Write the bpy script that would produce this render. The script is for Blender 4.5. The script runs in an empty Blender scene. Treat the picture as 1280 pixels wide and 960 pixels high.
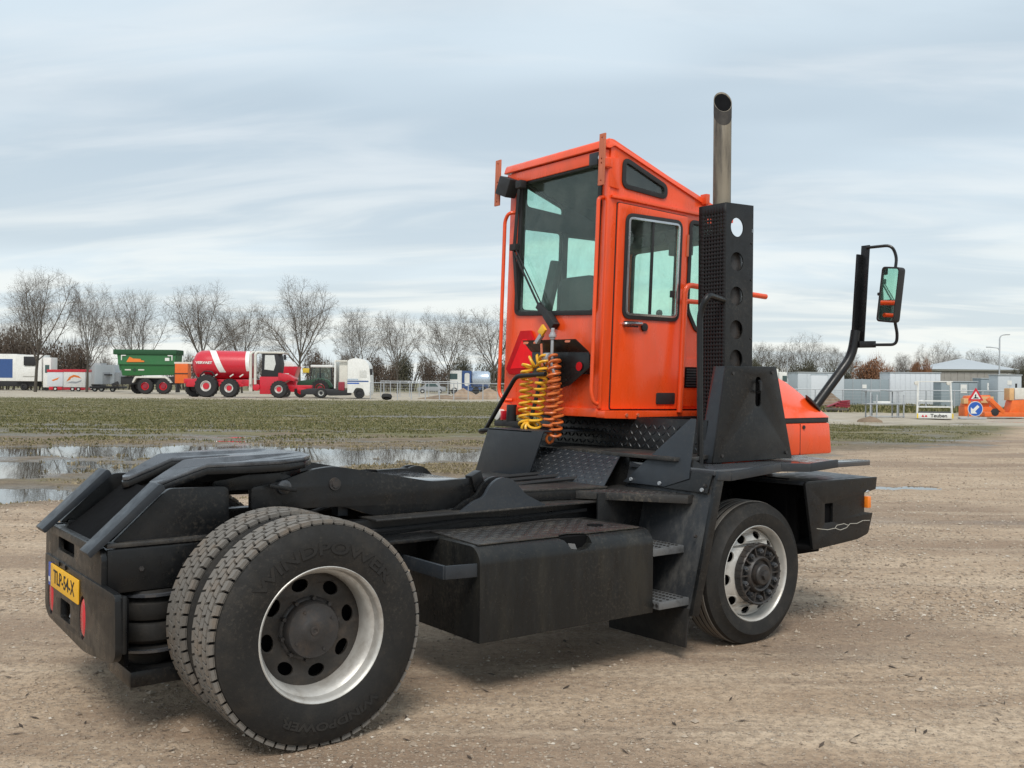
import bpy, bmesh, math, random
import numpy as np
from mathutils import Vector, Matrix
from mathutils.geometry import tessellate_polygon
S = bpy.context.scene
COL = S.collection
R = math.radians
PI = math.pi

# ------------------------------------------------------------------ camera
# metres; the terminal tractor stands along +x, its right side near y = 0
CAM = Vector((-2.010, -4.063, 1.633))
YAW, PITCH, ROLL = R(53.13), R(-0.05), R(-0.51)
fw = Vector((math.cos(PITCH)*math.cos(YAW), math.cos(PITCH)*math.sin(YAW), math.sin(PITCH)))
rt = fw.cross(Vector((0, 0, 1))).normalized()
dn = fw.cross(rt)
r2 = rt*math.cos(ROLL) + dn*math.sin(ROLL)
d2 = -rt*math.sin(ROLL) + dn*math.cos(ROLL)
cd = bpy.data.cameras.new('camera'); cam = bpy.data.objects.new('camera', cd); COL.objects.link(cam)
m = Matrix.Identity(4)
for i in range(3):
    m[i][0] = r2[i]; m[i][1] = -d2[i]; m[i][2] = -fw[i]; m[i][3] = CAM[i]
cam.matrix_world = m
cd.sensor_width = 36; cd.lens = 1250/1280*36; cd.clip_start = .05; cd.clip_end = 6000
S.camera = cam

# ------------------------------------------------------------------ world, sun, exposure
S.view_settings.view_transform = 'Standard'
try: S.view_settings.look = 'None'
except Exception: pass
S.view_settings.exposure = 0.42; S.view_settings.gamma = 1
SUN_EL, SUN_AZ = R(52), R(232)          # azimuth of the direction towards the sun, from +x to +y
W = bpy.data.worlds.new('World'); S.world = W; W.use_nodes = True
nt = W.node_tree; N = nt.nodes; L = nt.links
N.clear()
def wn(t, **k):
    n = N.new(t)
    for a, b in k.items(): setattr(n, a, b)
    return n
out = wn('ShaderNodeOutputWorld'); bg = wn('ShaderNodeBackground'); bg.inputs[1].default_value = .1
L.new(bg.outputs[0], out.inputs[0])
sky = wn('ShaderNodeTexSky', sky_type='NISHITA', sun_disc=False, sun_elevation=SUN_EL, sun_rotation=PI/2-SUN_AZ)
tc = wn('ShaderNodeTexCoord')
def vm(op, a, b=None):
    n = wn('ShaderNodeVectorMath', operation=op)
    for i, v in enumerate((a, b)):
        if v is None: continue
        if isinstance(v, (tuple, list)): n.inputs[i].default_value = v
        else: L.new(v, n.inputs[i])
    return n
def ma(op, a, b=None, c=None, clamp=False):
    n = wn('ShaderNodeMath', operation=op, use_clamp=clamp)
    for i, v in enumerate((a, b, c)):
        if v is None: continue
        if isinstance(v, (int, float)): n.inputs[i].default_value = v
        else: L.new(v, n.inputs[i])
    return n.outputs[0]
D = tc.outputs['Generated']
dl = vm('DOT_PRODUCT', D, (.8, -.6, 0)).outputs['Value']
dd = vm('DOT_PRODUCT', D, (.6, .8, 0)).outputs['Value']
dz = vm('DOT_PRODUCT', D, (0, 0, 1)).outputs['Value']
den = ma('ADD', ma('MAXIMUM', dz, 0), .16)
u = ma('DIVIDE', dl, den); v = ma('DIVIDE', dd, den)
def layer(su, sv, scale, detail, rough, off, tilt=.08, dist=0.0):
    cx = wn('ShaderNodeCombineXYZ')
    L.new(ma('MULTIPLY', u, su), cx.inputs[0])
    L.new(ma('MULTIPLY', ma('ADD', v, ma('MULTIPLY', u, tilt)), sv), cx.inputs[1]); cx.inputs[2].default_value = off
    n = wn('ShaderNodeTexNoise'); n.inputs['Scale'].default_value = scale; n.inputs['Detail'].default_value = detail
    n.inputs['Roughness'].default_value = rough; n.inputs['Distortion'].default_value = dist
    L.new(cx.outputs[0], n.inputs['Vector']); return n.outputs['Fac']
def rng(x, a, b, lo=0, hi=1):
    n = wn('ShaderNodeMapRange', interpolation_type='SMOOTHSTEP'); L.new(x, n.inputs[0])
    for i, q in enumerate((a, b, lo, hi)): n.inputs[i+1].default_value = q
    return n.outputs[0]
def mix(f, a, b):
    n = wn('ShaderNodeMix', data_type='RGBA')
    if isinstance(f, (int, float)): n.inputs[0].default_value = f
    else: L.new(f, n.inputs[0])
    for i, q in ((6, a), (7, b)):
        if isinstance(q, tuple): n.inputs[i].default_value = (*q, 1)
        else: L.new(q, n.inputs[i])
    return n.outputs[2]
thin = (5.6, 6.45, 7.0); grey = (4.3, 5.1, 5.7); white = (6.9, 7.2, 7.3)
big = layer(.42, .8, 1.1, 3, .5, 3.1)
str1 = layer(.40, 1.25, 2.2, 5, .55, 7.7, .10, .6)
str2 = layer(.7, 2.2, 3.4, 5, .58, 1.3, -.05, .5)
base = mix(rng(big, .40, .60), grey, thin)
c1 = mix(ma('MULTIPLY', rng(str1, .44, .74), .5), base, white)
c2 = mix(ma('MULTIPLY', rng(str2, .48, .78), .26), c1, grey)
# the cloud deck thins to a bright cream band above the horizon
hz = rng(dz, .02, .26, 1, 0)
c3 = mix(ma('MULTIPLY', hz, ma('ADD', .25, ma('MULTIPLY', rng(str1, .38, .62), .6))), c2, (7.5, 7.6, 7.25))
c4 = mix(.12, c3, sky.outputs[0])
L.new(c4, bg.inputs[0])

sd = bpy.data.lights.new('sun', 'SUN'); so = bpy.data.objects.new('sun', sd); COL.objects.link(so)
sd.energy = 1.9; sd.angle = R(22); sd.color = (1, .95, .88)
sdir = Vector((math.cos(SUN_EL)*math.cos(SUN_AZ), math.cos(SUN_EL)*math.sin(SUN_AZ), math.sin(SUN_EL)))
so.rotation_euler = sdir.to_track_quat('Z', 'Y').to_euler(); so.location = (0, 0, 40)

# ------------------------------------------------------------------ mesh helpers
def V(*a): return Vector(a)
class MB:
    def __init__(s): s.v = []; s.f = []
    def add(s, vs, fs):
        o = len(s.v); s.v += [tuple(p) for p in vs]; s.f += [tuple(i+o for i in f) for f in fs]; return s
    def box(s, x0, y0, z0, x1, y1, z1, top=None):
        vs = [(x0,y0,z0),(x1,y0,z0),(x1,y1,z0),(x0,y1,z0),(x0,y0,z1),(x1,y0,z1),(x1,y1,z1),(x0,y1,z1)]
        return s.hexa(vs)
    def hexa(s, vs):
        return s.add(vs, [(0,3,2,1),(4,5,6,7),(0,1,5,4),(1,2,6,5),(2,3,7,6),(3,0,4,7)])
    def obox(s, c, a, b, d):        # centre and three half-axis vectors
        c, a, b, d = map(Vector, (c, a, b, d))
        return s.hexa([c-a-b-d, c+a-b-d, c+a+b-d, c-a+b-d, c-a-b+d, c+a-b+d, c+a+b+d, c-a+b+d])
    def bar(s, p, q, w, h, up=(0, 0, 1)):   # a rectangular bar from p to q
        p, q = Vector(p), Vector(q); a = (q-p)/2; t = a.normalized()
        b = t.cross(Vector(up)).normalized(); d = b.cross(t)
        return s.obox((p+q)/2, a, b*w/2, d*h/2)
    def prism(s, pts, frame, th):   # polygon (u,v) extruded along n by th
        O, U, Vv, Nn = map(Vector, frame); n = len(pts)
        a = [O+U*p[0]+Vv*p[1] for p in pts]; b = [p+Nn*th for p in a]
        return s.add(a+b, [tuple(range(n))[::-1], tuple(range(n, 2*n))]+[(i, (i+1) % n, n+(i+1) % n, n+i) for i in range(n)])
    def panel(s, outer, holes, frame, th):
        O, U, Vv, Nn = map(Vector, frame)
        loops = [outer]+list(holes)
        tri = tessellate_polygon([[Vector((p[0], p[1], 0)) for p in lp] for lp in loops])
        flat = [p for lp in loops for p in lp]; n = len(flat)
        a = [O+U*p[0]+Vv*p[1] for p in flat]; b = [p+Nn*th for p in a]
        fs = [tuple(t) for t in tri]+[tuple(i+n for i in t)[::-1] for t in tri]
        o = 0
        for lp in loops:
            k = len(lp)
            fs += [(o+i, o+(i+1) % k, n+o+(i+1) % k, n+o+i) for i in range(k)]; o += k
        return s.add(a+b, fs)
    def ring(s, loop, wd, frame, th):        # a frame round a closed loop, wd wide inwards
        c = Vector((sum(p[0] for p in loop)/len(loop), sum(p[1] for p in loop)/len(loop)))
        return s.panel(loop, [inset(loop, wd)], frame, th)
    def tube(s, pts, r, n=8, cap=True):
        pts = [Vector(p) for p in pts]; k = len(pts)
        rs = r if isinstance(r, (list, tuple)) else [r]*k
        t0 = (pts[1]-pts[0]).normalized()
        a = t0.orthogonal().normalized(); vs = []
        for i, p in enumerate(pts):
            t = (pts[min(i+1, k-1)]-pts[max(i-1, 0)])
            t = t.normalized() if t.length > 1e-9 else t0
            a = (a-t*a.dot(t)); a = a.normalized() if a.length > 1e-6 else t.orthogonal().normalized()
            b = t.cross(a)
            vs += [p+(a*math.cos(2*PI*j/n)+b*math.sin(2*PI*j/n))*rs[i] for j in range(n)]
        fs = [(i*n+j, i*n+(j+1) % n, (i+1)*n+(j+1) % n, (i+1)*n+j) for i in range(k-1) for j in range(n)]
        if cap: fs += [tuple(range(n))[::-1], tuple(range((k-1)*n, k*n))]
        return s.add(vs, fs)
    def lathe(s, c, prof, n=48, axis=1, a0=0, a1=2*PI):  # profile (radius, offset along axis)
        c = Vector(c); full = abs(a1-a0-2*PI) < 1e-6; m_ = n if full else n+1; vs = []
        for r, h in prof:
            for j in range(m_):
                a = a0+(a1-a0)*j/n
                if axis == 1: p = (r*math.cos(a), h, r*math.sin(a))
                elif axis == 0: p = (h, r*math.cos(a), r*math.sin(a))
                else: p = (r*math.cos(a), r*math.sin(a), h)
                vs.append(c+Vector(p))
        fs = []
        for i in range(len(prof)-1):
            for j in range(n):
                q = (j+1) % m_
                fs.append((i*m_+j, i*m_+q, (i+1)*m_+q, (i+1)*m_+j))
        return s.add(vs, fs)
    def cyl(s, c, r, h0, h1, n=24, axis=1):
        return s.lathe(c, [(1e-4, h0), (r, h0), (r, h1), (1e-4, h1)], n, axis)
    def map(s, fn): s.v = [tuple(fn(Vector(p))) for p in s.v]; return s
    def mesh(s, name, mat, bevel=0, smooth=38, org=(0, 0, 0)):
        me = bpy.data.meshes.new(name); o = Vector(org)
        me.from_pydata([(p[0]-o.x, p[1]-o.y, p[2]-o.z) for p in s.v], [], s.f)
        bm = bmesh.new(); bm.from_mesh(me)
        if bevel:
            bmesh.ops.remove_doubles(bm, verts=bm.verts, dist=1e-5)
        bmesh.ops.recalc_face_normals(bm, faces=bm.faces)
        if bevel:
            es = [e for e in bm.edges if len(e.link_faces) == 2 and e.calc_face_angle(0) > R(28)]
            try: bmesh.ops.bevel(bm, geom=es, offset=bevel, segments=2, profile=.6, affect='EDGES', clamp_overlap=True)
            except Exception: pass
        bm.to_mesh(me); bm.free()
        if smooth:
            me.polygons.foreach_set('use_smooth', [True]*len(me.polygons))
            me.set_sharp_from_angle(angle=R(smooth))
        me.materials.append(mat); return me
    def build(s, name, mat, parent=None, bevel=0, smooth=38, org=(0, 0, 0)):
        o = bpy.data.objects.new(name, s.mesh(name, mat, bevel, smooth, org)); COL.objects.link(o)
        if parent: o.parent = parent
        return o
def inset(loop, d):
    n = len(loop); out = []
    ar = sum(loop[i][0]*loop[(i+1) % n][1]-loop[(i+1) % n][0]*loop[i][1] for i in range(n))
    sg = 1 if ar > 0 else -1
    for i in range(n):
        p0, p1, p2 = Vector(loop[i-1]), Vector(loop[i]), Vector(loop[(i+1) % n])
        e1 = (p1-p0).normalized(); e2 = (p2-p1).normalized()
        n1 = Vector((-e1.y, e1.x))*sg; n2 = Vector((-e2.y, e2.x))*sg
        k = n1+n2; k = k/max(.3, k.dot(n1))if k.length > 1e-6 else n1
        out.append(tuple(p1+k*d))
    return out
def rpoly(pts, r, n=4):             # polygon with filleted corners
    k = len(pts); out = []
    rr = r if isinstance(r, (list, tuple)) else [r]*k
    for i in range(k):
        p0, p1, p2 = Vector(pts[i-1]), Vector(pts[i]), Vector(pts[(i+1) % k])
        a = (p0-p1); b = (p2-p1); q = min(rr[i], a.length*.49, b.length*.49)
        if q < 1e-5: out.append(tuple(p1)); continue
        A = p1+a.normalized()*q; B = p1+b.normalized()*q
        for j in range(n+1):
            t = j/n; out.append(tuple(A*(1-t)**2+p1*2*t*(1-t)+B*t*t))
    return out
def rrect(u0, v0, u1, v1, r, n=4): return rpoly([(u0, v0), (u1, v0), (u1, v1), (u0, v1)], r, n)
def circ(cx, cy, r, n=20, ry=None): return [(cx+r*math.cos(2*PI*i/n), cy+(ry or r)*math.sin(2*PI*i/n)) for i in range(n)]
def bez(pts, r, n=5):               # 3-D path with rounded corners
    pts = [Vector(p) for p in pts]; out = [pts[0]]
    for i in range(1, len(pts)-1):
        a = pts[i-1]-pts[i]; b = pts[i+1]-pts[i]; q = min(r, a.length*.49, b.length*.49)
        A = pts[i]+a.normalized()*q; B = pts[i]+b.normalized()*q
        for j in range(n+1):
            t = j/n; out.append(A*(1-t)**2+pts[i]*2*t*(1-t)+B*t*t)
    return out+[pts[-1]]
_tx = {}
def text2d(txt, size, ext=.001, bold=0.0):
    c = bpy.data.curves.new('lettering', 'FONT'); c.body = txt; c.size = size; c.extrude = ext; c.offset = bold
    c.align_x = 'CENTER'; c.align_y = 'CENTER'; c.resolution_u = 3
    o = bpy.data.objects.new('lettering', c); COL.objects.link(o)
    dg = bpy.context.evaluated_depsgraph_get(); me = bpy.data.meshes.new_from_object(o.evaluated_get(dg))
    vs = [tuple(p.co) for p in me.vertices]; fs = [tuple(p.vertices) for p in me.polygons]
    bpy.data.objects.remove(o); bpy.data.curves.remove(c); bpy.data.meshes.remove(me)
    return vs, fs
def text(mb, txt, size, frame, sx=1, bold=0.0, ext=.001):
    O, U, Vv, Nn = map(Vector, frame); vs, fs = text2d(txt, size, ext, bold)
    return mb.add([O+U*(p[0]*sx)+Vv*p[1]+Nn*(p[2]+ext) for p in vs], fs)
def tag(o, label=None, cat=None, group=None, kind=None):
    if label: o['label'] = label
    if cat: o['category'] = cat
    if group: o['group'] = group
    if kind: o['kind'] = kind
    return o
def thing(name, label, cat, loc=(0, 0, 0), rz=0, group=None):
    o = bpy.data.objects.new(name, None); COL.objects.link(o); o.location = loc; o.rotation_euler = (0, 0, rz)
    o.empty_display_size = .3
    return tag(o, label, cat, group)
def copy_tree(o, parent=None):
    c = o.copy(); COL.objects.link(c)
    if parent: c.parent = parent
    for ch in list(o.children): copy_tree(ch, c)
    return c

# ------------------------------------------------------------------ materials
def mat_nodes(name):
    mt = bpy.data.materials.new(name); mt.use_nodes = True; t = mt.node_tree; t.nodes.clear()
    o = t.nodes.new('ShaderNodeOutputMaterial'); b = t.nodes.new('ShaderNodeBsdfPrincipled')
    t.links.new(b.outputs[0], o.inputs[0]); return mt, t, b
def M(name, col, rough=.5, metal=0, var=.12, vs=6, dirt=None, damt=0, ds=5, bump=0, bs=80, coat=0, spec=.5, rv=.12, stretch=(1, 1, 1), emit=0, speck=0, sc=(.16, .135, .105)):
    mt, t, b = mat_nodes(name); n = t.nodes; l = t.links
    co = n.new('ShaderNodeTexCoord'); mp = n.new('ShaderNodeMapping'); mp.inputs['Scale'].default_value = stretch
    l.new(co.outputs['Object'], mp.inputs[0])
    def noise(s, d=6, ro=.6):
        q = n.new('ShaderNodeTexNoise'); q.inputs['Scale'].default_value = s; q.inputs['Detail'].default_value = d
        q.inputs['Roughness'].default_value = ro; l.new(mp.outputs[0], q.inputs['Vector']); return q.outputs['Fac']
    n1 = noise(vs)
    r = n.new('ShaderNodeMapRange'); l.new(n1, r.inputs[0]); r.inputs[1].default_value = .25; r.inputs[2].default_value = .75
    r.inputs[3].default_value = 1-var; r.inputs[4].default_value = 1+var
    mx = n.new('ShaderNodeVectorMath'); mx.operation = 'SCALE'; mx.inputs[0].default_value = col
    l.new(r.outputs[0], mx.inputs[3]); c = mx.outputs[0]
    if dirt:
        n2 = noise(ds, 8, .68)
        r2_ = n.new('ShaderNodeMapRange'); r2_.interpolation_type = 'SMOOTHSTEP'; l.new(n2, r2_.inputs[0])
        r2_.inputs[1].default_value = .44; r2_.inputs[2].default_value = .72; r2_.inputs[3].default_value = damt*.15; r2_.inputs[4].default_value = damt
        q = n.new('ShaderNodeMix'); q.data_type = 'RGBA'; l.new(r2_.outputs[0], q.inputs[0]); l.new(c, q.inputs[6])
        q.inputs[7].default_value = (*dirt, 1); c = q.outputs[2]
    if speck:
        gx = n.new('ShaderNodeTexNoise'); gx.inputs['Scale'].default_value = 55; gx.inputs['Detail'].default_value = 5; gx.inputs['Roughness'].default_value = .75; l.new(co.outputs['Object'], gx.inputs['Vector'])
        gy = n.new('ShaderNodeTexNoise'); gy.inputs['Scale'].default_value = 2.3; gy.inputs['Detail'].default_value = 3; l.new(co.outputs['Object'], gy.inputs['Vector'])
        ad = n.new('ShaderNodeMath'); ad.operation = 'MULTIPLY_ADD'; l.new(gy.outputs['Fac'], ad.inputs[0]); ad.inputs[1].default_value = .45; l.new(gx.outputs['Fac'], ad.inputs[2])
        r4 = n.new('ShaderNodeMapRange'); l.new(ad.outputs[0], r4.inputs[0]); r4.inputs[1].default_value = .80; r4.inputs[2].default_value = .90; r4.inputs[4].default_value = speck
        q4 = n.new('ShaderNodeMix'); q4.data_type = 'RGBA'; l.new(r4.outputs[0], q4.inputs[0]); l.new(c, q4.inputs[6]); q4.inputs[7].default_value = (*sc, 1); c = q4.outputs[2]
    l.new(c, b.inputs['Base Color'])
    n3 = noise(vs*2.7)
    r3 = n.new('ShaderNodeMapRange'); l.new(n3, r3.inputs[0]); r3.inputs[1].default_value = .3; r3.inputs[2].default_value = .7
    r3.inputs[3].default_value = max(.02, rough-rv); r3.inputs[4].default_value = min(1, rough+rv); l.new(r3.outputs[0], b.inputs['Roughness'])
    b.inputs['Metallic'].default_value = metal; b.inputs['Coat Weight'].default_value = coat; b.inputs['Coat Roughness'].default_value = .15
    b.inputs['Specular IOR Level'].default_value = spec
    if bump:
        n4 = noise(bs, 4, .6); bp = n.new('ShaderNodeBump'); bp.inputs['Strength'].default_value = bump; bp.inputs['Distance'].default_value = .01
        l.new(n4, bp.inputs['Height']); l.new(bp.outputs[0], b.inputs['Normal'])
    if emit: b.inputs['Emission Color'].default_value = (*col, 1); b.inputs['Emission Strength'].default_value = emit
    return mt
def glass(name, tint, refl=1.5, rough=.02):
    mt = bpy.data.materials.new(name); mt.use_nodes = True; t = mt.node_tree; t.nodes.clear()
    o = t.nodes.new('ShaderNodeOutputMaterial'); a = t.nodes.new('ShaderNodeBsdfTransparent'); g = t.nodes.new('ShaderNodeBsdfGlossy')
    f = t.nodes.new('ShaderNodeFresnel'); gm = t.nodes.new('ShaderNodeNewGeometry'); mr = t.nodes.new('ShaderNodeMapRange'); mr.inputs[3].default_value = refl; mr.inputs[4].default_value = 1/refl
    t.links.new(gm.outputs['Backfacing'], mr.inputs[0]); t.links.new(mr.outputs[0], f.inputs[0]); x = t.nodes.new('ShaderNodeMixShader')
    a.inputs[0].default_value = (*tint, 1); g.inputs['Roughness'].default_value = rough; g.inputs[0].default_value = (.9, .95, .95, 1)
    t.links.new(f.outputs[0], x.inputs[0]); t.links.new(a.outputs[0], x.inputs[1]); t.links.new(g.outputs[0], x.inputs[2])
    co = t.nodes.new('ShaderNodeTexCoord'); nz = t.nodes.new('ShaderNodeTexNoise'); nz.inputs['Scale'].default_value = 4; nz.inputs['Detail'].default_value = 7; nz.inputs['Roughness'].default_value = .7; nz.inputs['Distortion'].default_value = .8; t.links.new(co.outputs['Object'], nz.inputs['Vector'])
    q = t.nodes.new('ShaderNodeMapRange'); q.inputs[1].default_value = .38; q.inputs[2].default_value = .72; q.inputs[3].default_value = .01; q.inputs[4].default_value = .11; t.links.new(nz.outputs['Fac'], q.inputs[0])
    df = t.nodes.new('ShaderNodeBsdfDiffuse'); df.inputs[0].default_value = (.34, .36, .34, 1); y = t.nodes.new('ShaderNodeMixShader'); t.links.new(q.outputs[0], y.inputs[0]); t.links.new(x.outputs[0], y.inputs[1]); t.links.new(df.outputs[0], y.inputs[2]); t.links.new(y.outputs[0], o.inputs[0])
    return mt
mud = (.16, .12, .085)
m_black = M('black_paint', (.0065, .0072, .0082), .34, spec=.36, speck=.13, dirt=(.036, .033, .029), damt=.32, ds=3.5, bump=.06, bs=35)
m_charcoal = M('charcoal_paint', (.022, .027, .034), .42, spec=.4, speck=.10, dirt=(.05, .048, .045), damt=.35, ds=4, bump=.05, bs=40)
m_deck = M('worn_deck_plate', (.022, .022, .023), .42, speck=.4, dirt=(.09, .078, .062), damt=.6, ds=6, bump=.15, bs=70)
m_wet = M('wet_steel', (.05, .053, .06), .10, spec=.9, dirt=(.09, .09, .09), damt=.4, ds=5, rv=.07)
m_greasy = M('greasy_steel', (.15, .16, .175), .27, metal=.5, dirt=(.02, .02, .022), damt=.9, ds=3.2, bump=.1, bs=30)
m_orange = M('orange_paint', (.90, .085, .013), .32, speck=.10, sc=(.34, .12, .06), var=.04, vs=2, dirt=(.50, .085, .03), damt=.42, ds=2.6, coat=.3, bump=.025, bs=10, rv=.16, stretch=(1.7, 1.7, .55))
m_orfade = M('faded_orange_paint', (.55, .15, .075), .6, dirt=(.3, .1, .06), damt=.5, ds=9)
m_rubber = M('rubber_seal', (.02, .02, .021), .6)
m_tyre = M('tyre_rubber', (.0125, .0123, .012), .7, spec=.35, speck=.12, dirt=(.05, .042, .033), damt=.4, ds=9, bump=.12, bs=90, stretch=(1, 1, 1))
m_tread = M('tread_rubber', (.15, .142, .13), .8, dirt=(.20, .155, .115), damt=.8, ds=7, bump=.2, bs=120)
m_letter = M('tyre_lettering', (.0155, .0153, .015), .66, spec=.35, dirt=(.05, .043, .035), damt=.4)
m_silver = M('silver_wheel_paint', (.56, .55, .52), .42, metal=.35, dirt=(.2, .16, .12), damt=.55, ds=7, bump=.05)
m_rimdark = M('dark_wheel_disc', (.022, .021, .02), .5, dirt=(.1, .075, .055), damt=.6, ds=8, bump=.1)
m_hub = M('hub_iron', (.026, .026, .027), .5, dirt=(.10, .07, .05), damt=.45, ds=14, bump=.15, bs=60)
m_white = M('white_paint', (.72, .72, .69), .45, dirt=(.4, .37, .32), damt=.3)
m_steel = M('bare_steel', (.55, .56, .57), .3, metal=.9)
m_galv = M('galvanised_steel', (.42, .44, .46), .5, metal=.3)
m_exh = M('stained_exhaust_steel', (.26, .225, .17), .6, metal=.12, var=.25, dirt=(.03, .026, .024), damt=1.0, ds=3.8, stretch=(2.6, 2.6, .3))
m_shade_soot = M('shade_and_soot_black', (.006, .006, .0065), .95, spec=.08)  # near-black that puts the shade of recesses and holes into the colour
m_guard = M('guard_mesh', (.012, .012, .013), .6, spec=.3)
m_dark = M('cab_lining', (.032, .036, .04), .7, bump=.05)
m_seat = M('seat_vinyl', (.055, .062, .066), .55, bump=.1)
m_yel = M('yellow_hose', (.88, .48, .03), .35, var=.2, dirt=(.5, .2, .03), damt=.5)
m_redhose = M('red_hose', (.68, .17, .035), .38, var=.2, dirt=(.3, .06, .03), damt=.5)
m_plate = M('yellow_number_plate', (.85, .46, .02), .45, var=.04, dirt=(.55, .3, .04), damt=.25)
m_blue = M('blue_plate_band', (.05, .10, .42), .45)
m_ink = M('black_lettering', (.012, .012, .012), .6)
m_red = M('red_lens', (.55, .02, .035), .2, coat=.4)
m_refl = M('red_reflective_triangle', (.88, .012, .018), .6, spec=.2)
m_redd = M('dark_red_border', (.50, .006, .01), .6, spec=.2)
m_amber = M('amber_lens', (.85, .22, .02), .22, coat=.4)
m_lamp = M('lamp_glass', (.75, .75, .72), .1, metal=.6)
m_mirror = M('mirror_glass', (.75, .85, .83), .02, metal=1, var=0, rv=0)
g_cab = glass('green_tinted_glass', (.87, .99, .94), 1.4)
g_dark = glass('smoked_glass', (.6, .66, .66), 1.6)

# ================================================================== the terminal tractor
T0 = Vector((1.6, 1.2, 0))
TR = thing('terminal_tractor', 'orange and black terminal tractor with tall exhaust stack parked on the gravel yard', 'terminal tractor', T0)
LEAN = .045                                   # the sprung cab hangs a little towards the near side
def lean(p): return Vector((p.x, p.y-LEAN*(p.z-1.45), p.z))
def P(mb, name, mat, parent=None, bevel=.004, smooth=38): return mb.build(name, mat, parent or TR, bevel, smooth, T0)
def C(mb, name, mat, parent=None, bevel=.003, smooth=38): return mb.map(lean).build(name, mat, parent or TR, bevel, smooth, T0)
XZ = lambda y, s=1: ((0, y, 0), (1, 0, 0), (0, 0, 1), (0, s, 0))      # sheet in a plane of constant y
YZ = lambda x, s=1: ((x, 0, 0), (0, 1, 0), (0, 0, 1), (s, 0, 0))
XY = lambda z, s=1: ((0, 0, z), (1, 0, 0), (0, 1, 0), (0, 0, s))
YC = 1.2
def checker(mb, A, B, Dd, nrm, pitch=.05, h=.005, edge=.02):
    """raised lozenges of checker plate on the quad A, A->B, A->D"""
    A, B, Dd, nrm = map(Vector, (A, B, Dd, nrm)); e1 = B-A; e2 = Dd-A; l1, l2 = e1.length, e2.length
    e1 = e1/l1; e2 = e2/l2; n1 = int((l1-2*edge)/pitch); n2 = int((l2-2*edge)/pitch)
    for i in range(n1+1):
        for j in range(n2+1):
            c = A+e1*(edge+i*pitch)+e2*(edge+j*pitch); s = 1 if (i+j) % 2 else -1
            a = (e1+e2*s*1.0).normalized(); b = a.cross(nrm)
            q = pitch*.52; w = pitch*.15
            mb.add([c-a*q, c-b*w, c+a*q, c+b*w, c+nrm*h-a*q*.4, c+nrm*h+a*q*.4], [(0, 1, 4), (1, 5, 4), (1, 2, 5), (2, 3, 5), (3, 4, 5), (3, 0, 4)])

# ---- tyres and wheels
def ground_clamp(p): return Vector((p.x, p.y, max(p.z, .002)))
def make_tyre(name, cx, cz, y0, w, Rr, rim, tread, mir=1, hollow=False, lug=True):
    """y0 = outer sidewall plane; mir=-1 puts the outer face on +y"""
    s = mir; rt_ = Rr-(.021 if tread else 0)
    pr = [(rim, .03), (rim+.012, .012), (rim+.05, .0), (rim+(Rr-rim)*.55, -.004), (Rr-.055, .012), (Rr-.028, .026), (rt_-.006, .034), (rt_, .05), (rt_+.002, w/2), (rt_, w-.05), (rt_-.006, w-.034), (Rr-.028, w-.026), (Rr-.055, w-.012), (rim+(Rr-rim)*.5, w), (rim, w-.03)]
    mb = MB().lathe((cx, y0, cz), [(r, h*s) for r, h in pr], 96)
    mb.map(ground_clamp)
    ty = P(mb, name, m_tyre, bevel=0)
    if tread:
        tb = MB(); nb = 58; rows = 5; span = w-.062; rw = span/rows
        for k in range(rows):
            for j in range(nb):
                a = 2*PI*(j+(.5 if k % 2 else 0)+.13*k)/nb; da = 2*PI/nb*.40
                h0 = .031+k*rw+.005; h1 = .031+(k+1)*rw-.005
                ro = Rr-(.003 if k in (0, rows-1) else 0); q = []
                sk = da*.22*(1 if k % 2 else -1)
                for rr in (rt_-.004, ro):
                    for (aa, hh) in ((a-da+sk, h0), (a+da+sk, h0), (a+da-sk, h1), (a-da-sk, h1)):
                        q.append((cx+rr*math.cos(aa), y0+hh*s, cz+rr*math.sin(aa)))
                tb.hexa(q)
        tb.map(ground_clamp)
        P(MB().lathe((cx, y0, cz), [(rt_+.001, .034*s), (rt_+.0035, .06*s), (rt_+.0035, (w-.06)*s), (rt_+.001, (w-.034)*s)], 72).map(ground_clamp), 'tread_groove', m_shade_soot, ty, bevel=0)
        t_ = P(tb, 'tread', m_tread, ty, bevel=0, smooth=0)
    else:
        tb = MB()                              # worn rib tyre: three shallow grooves between four ribs
        for k in range(4):
            a_ = .055+k*(w-.11)/4+.006; b_ = .055+(k+1)*(w-.11)/4-.006
            tb.lathe((cx, y0, cz), [(Rr-.004, a_*s), (Rr+.005, (a_+.003)*s), (Rr+.005, (b_-.003)*s), (Rr-.004, b_*s)], 72)
        tb.map(ground_clamp); P(tb, 'tread', m_tread, ty, bevel=0)
    return ty
def arc_text(txt, size, cx, cz, y, rad, mid, s=-1, wide=1.55):
    vs, fs = text2d(txt, size, .0006, .0016); vs = [(p[0]*wide, p[1], p[2]) for p in vs]
    o = []
    for p in vs:
        a = mid-p[0]/rad; r = rad+p[1]
        o.append((cx+r*math.cos(a), y+s*(p[2]+.0012), cz+r*math.sin(a)))
    return MB().add(o, fs)
def disc_with_holes(mb, c, y, r0, r1, nh, rh, hr, rhv=None, th=.012, ph=0, s=1):
    holes = [circ(0, 0, r0, 40)]
    for k in range(nh):
        a = ph+2*PI*k/nh; ca, sa = math.cos(a), math.sin(a)
        lp = [(p[0]*ca-p[1]*sa+hr*ca, p[0]*sa+p[1]*ca+hr*sa) for p in circ(0, 0, rh, 14, rhv)]
        holes.append(lp)
    mb.panel(circ(0, 0, r1, 56), holes, ((c[0], y, c[2]), (1, 0, 0), (0, 0, 1), (0, s, 0)), th)

RX, RZ, RR = 0.0, .503, .515                      # rear axle
FX, FZ, FR = 3.057, .437, .452                    # front axle
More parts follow.
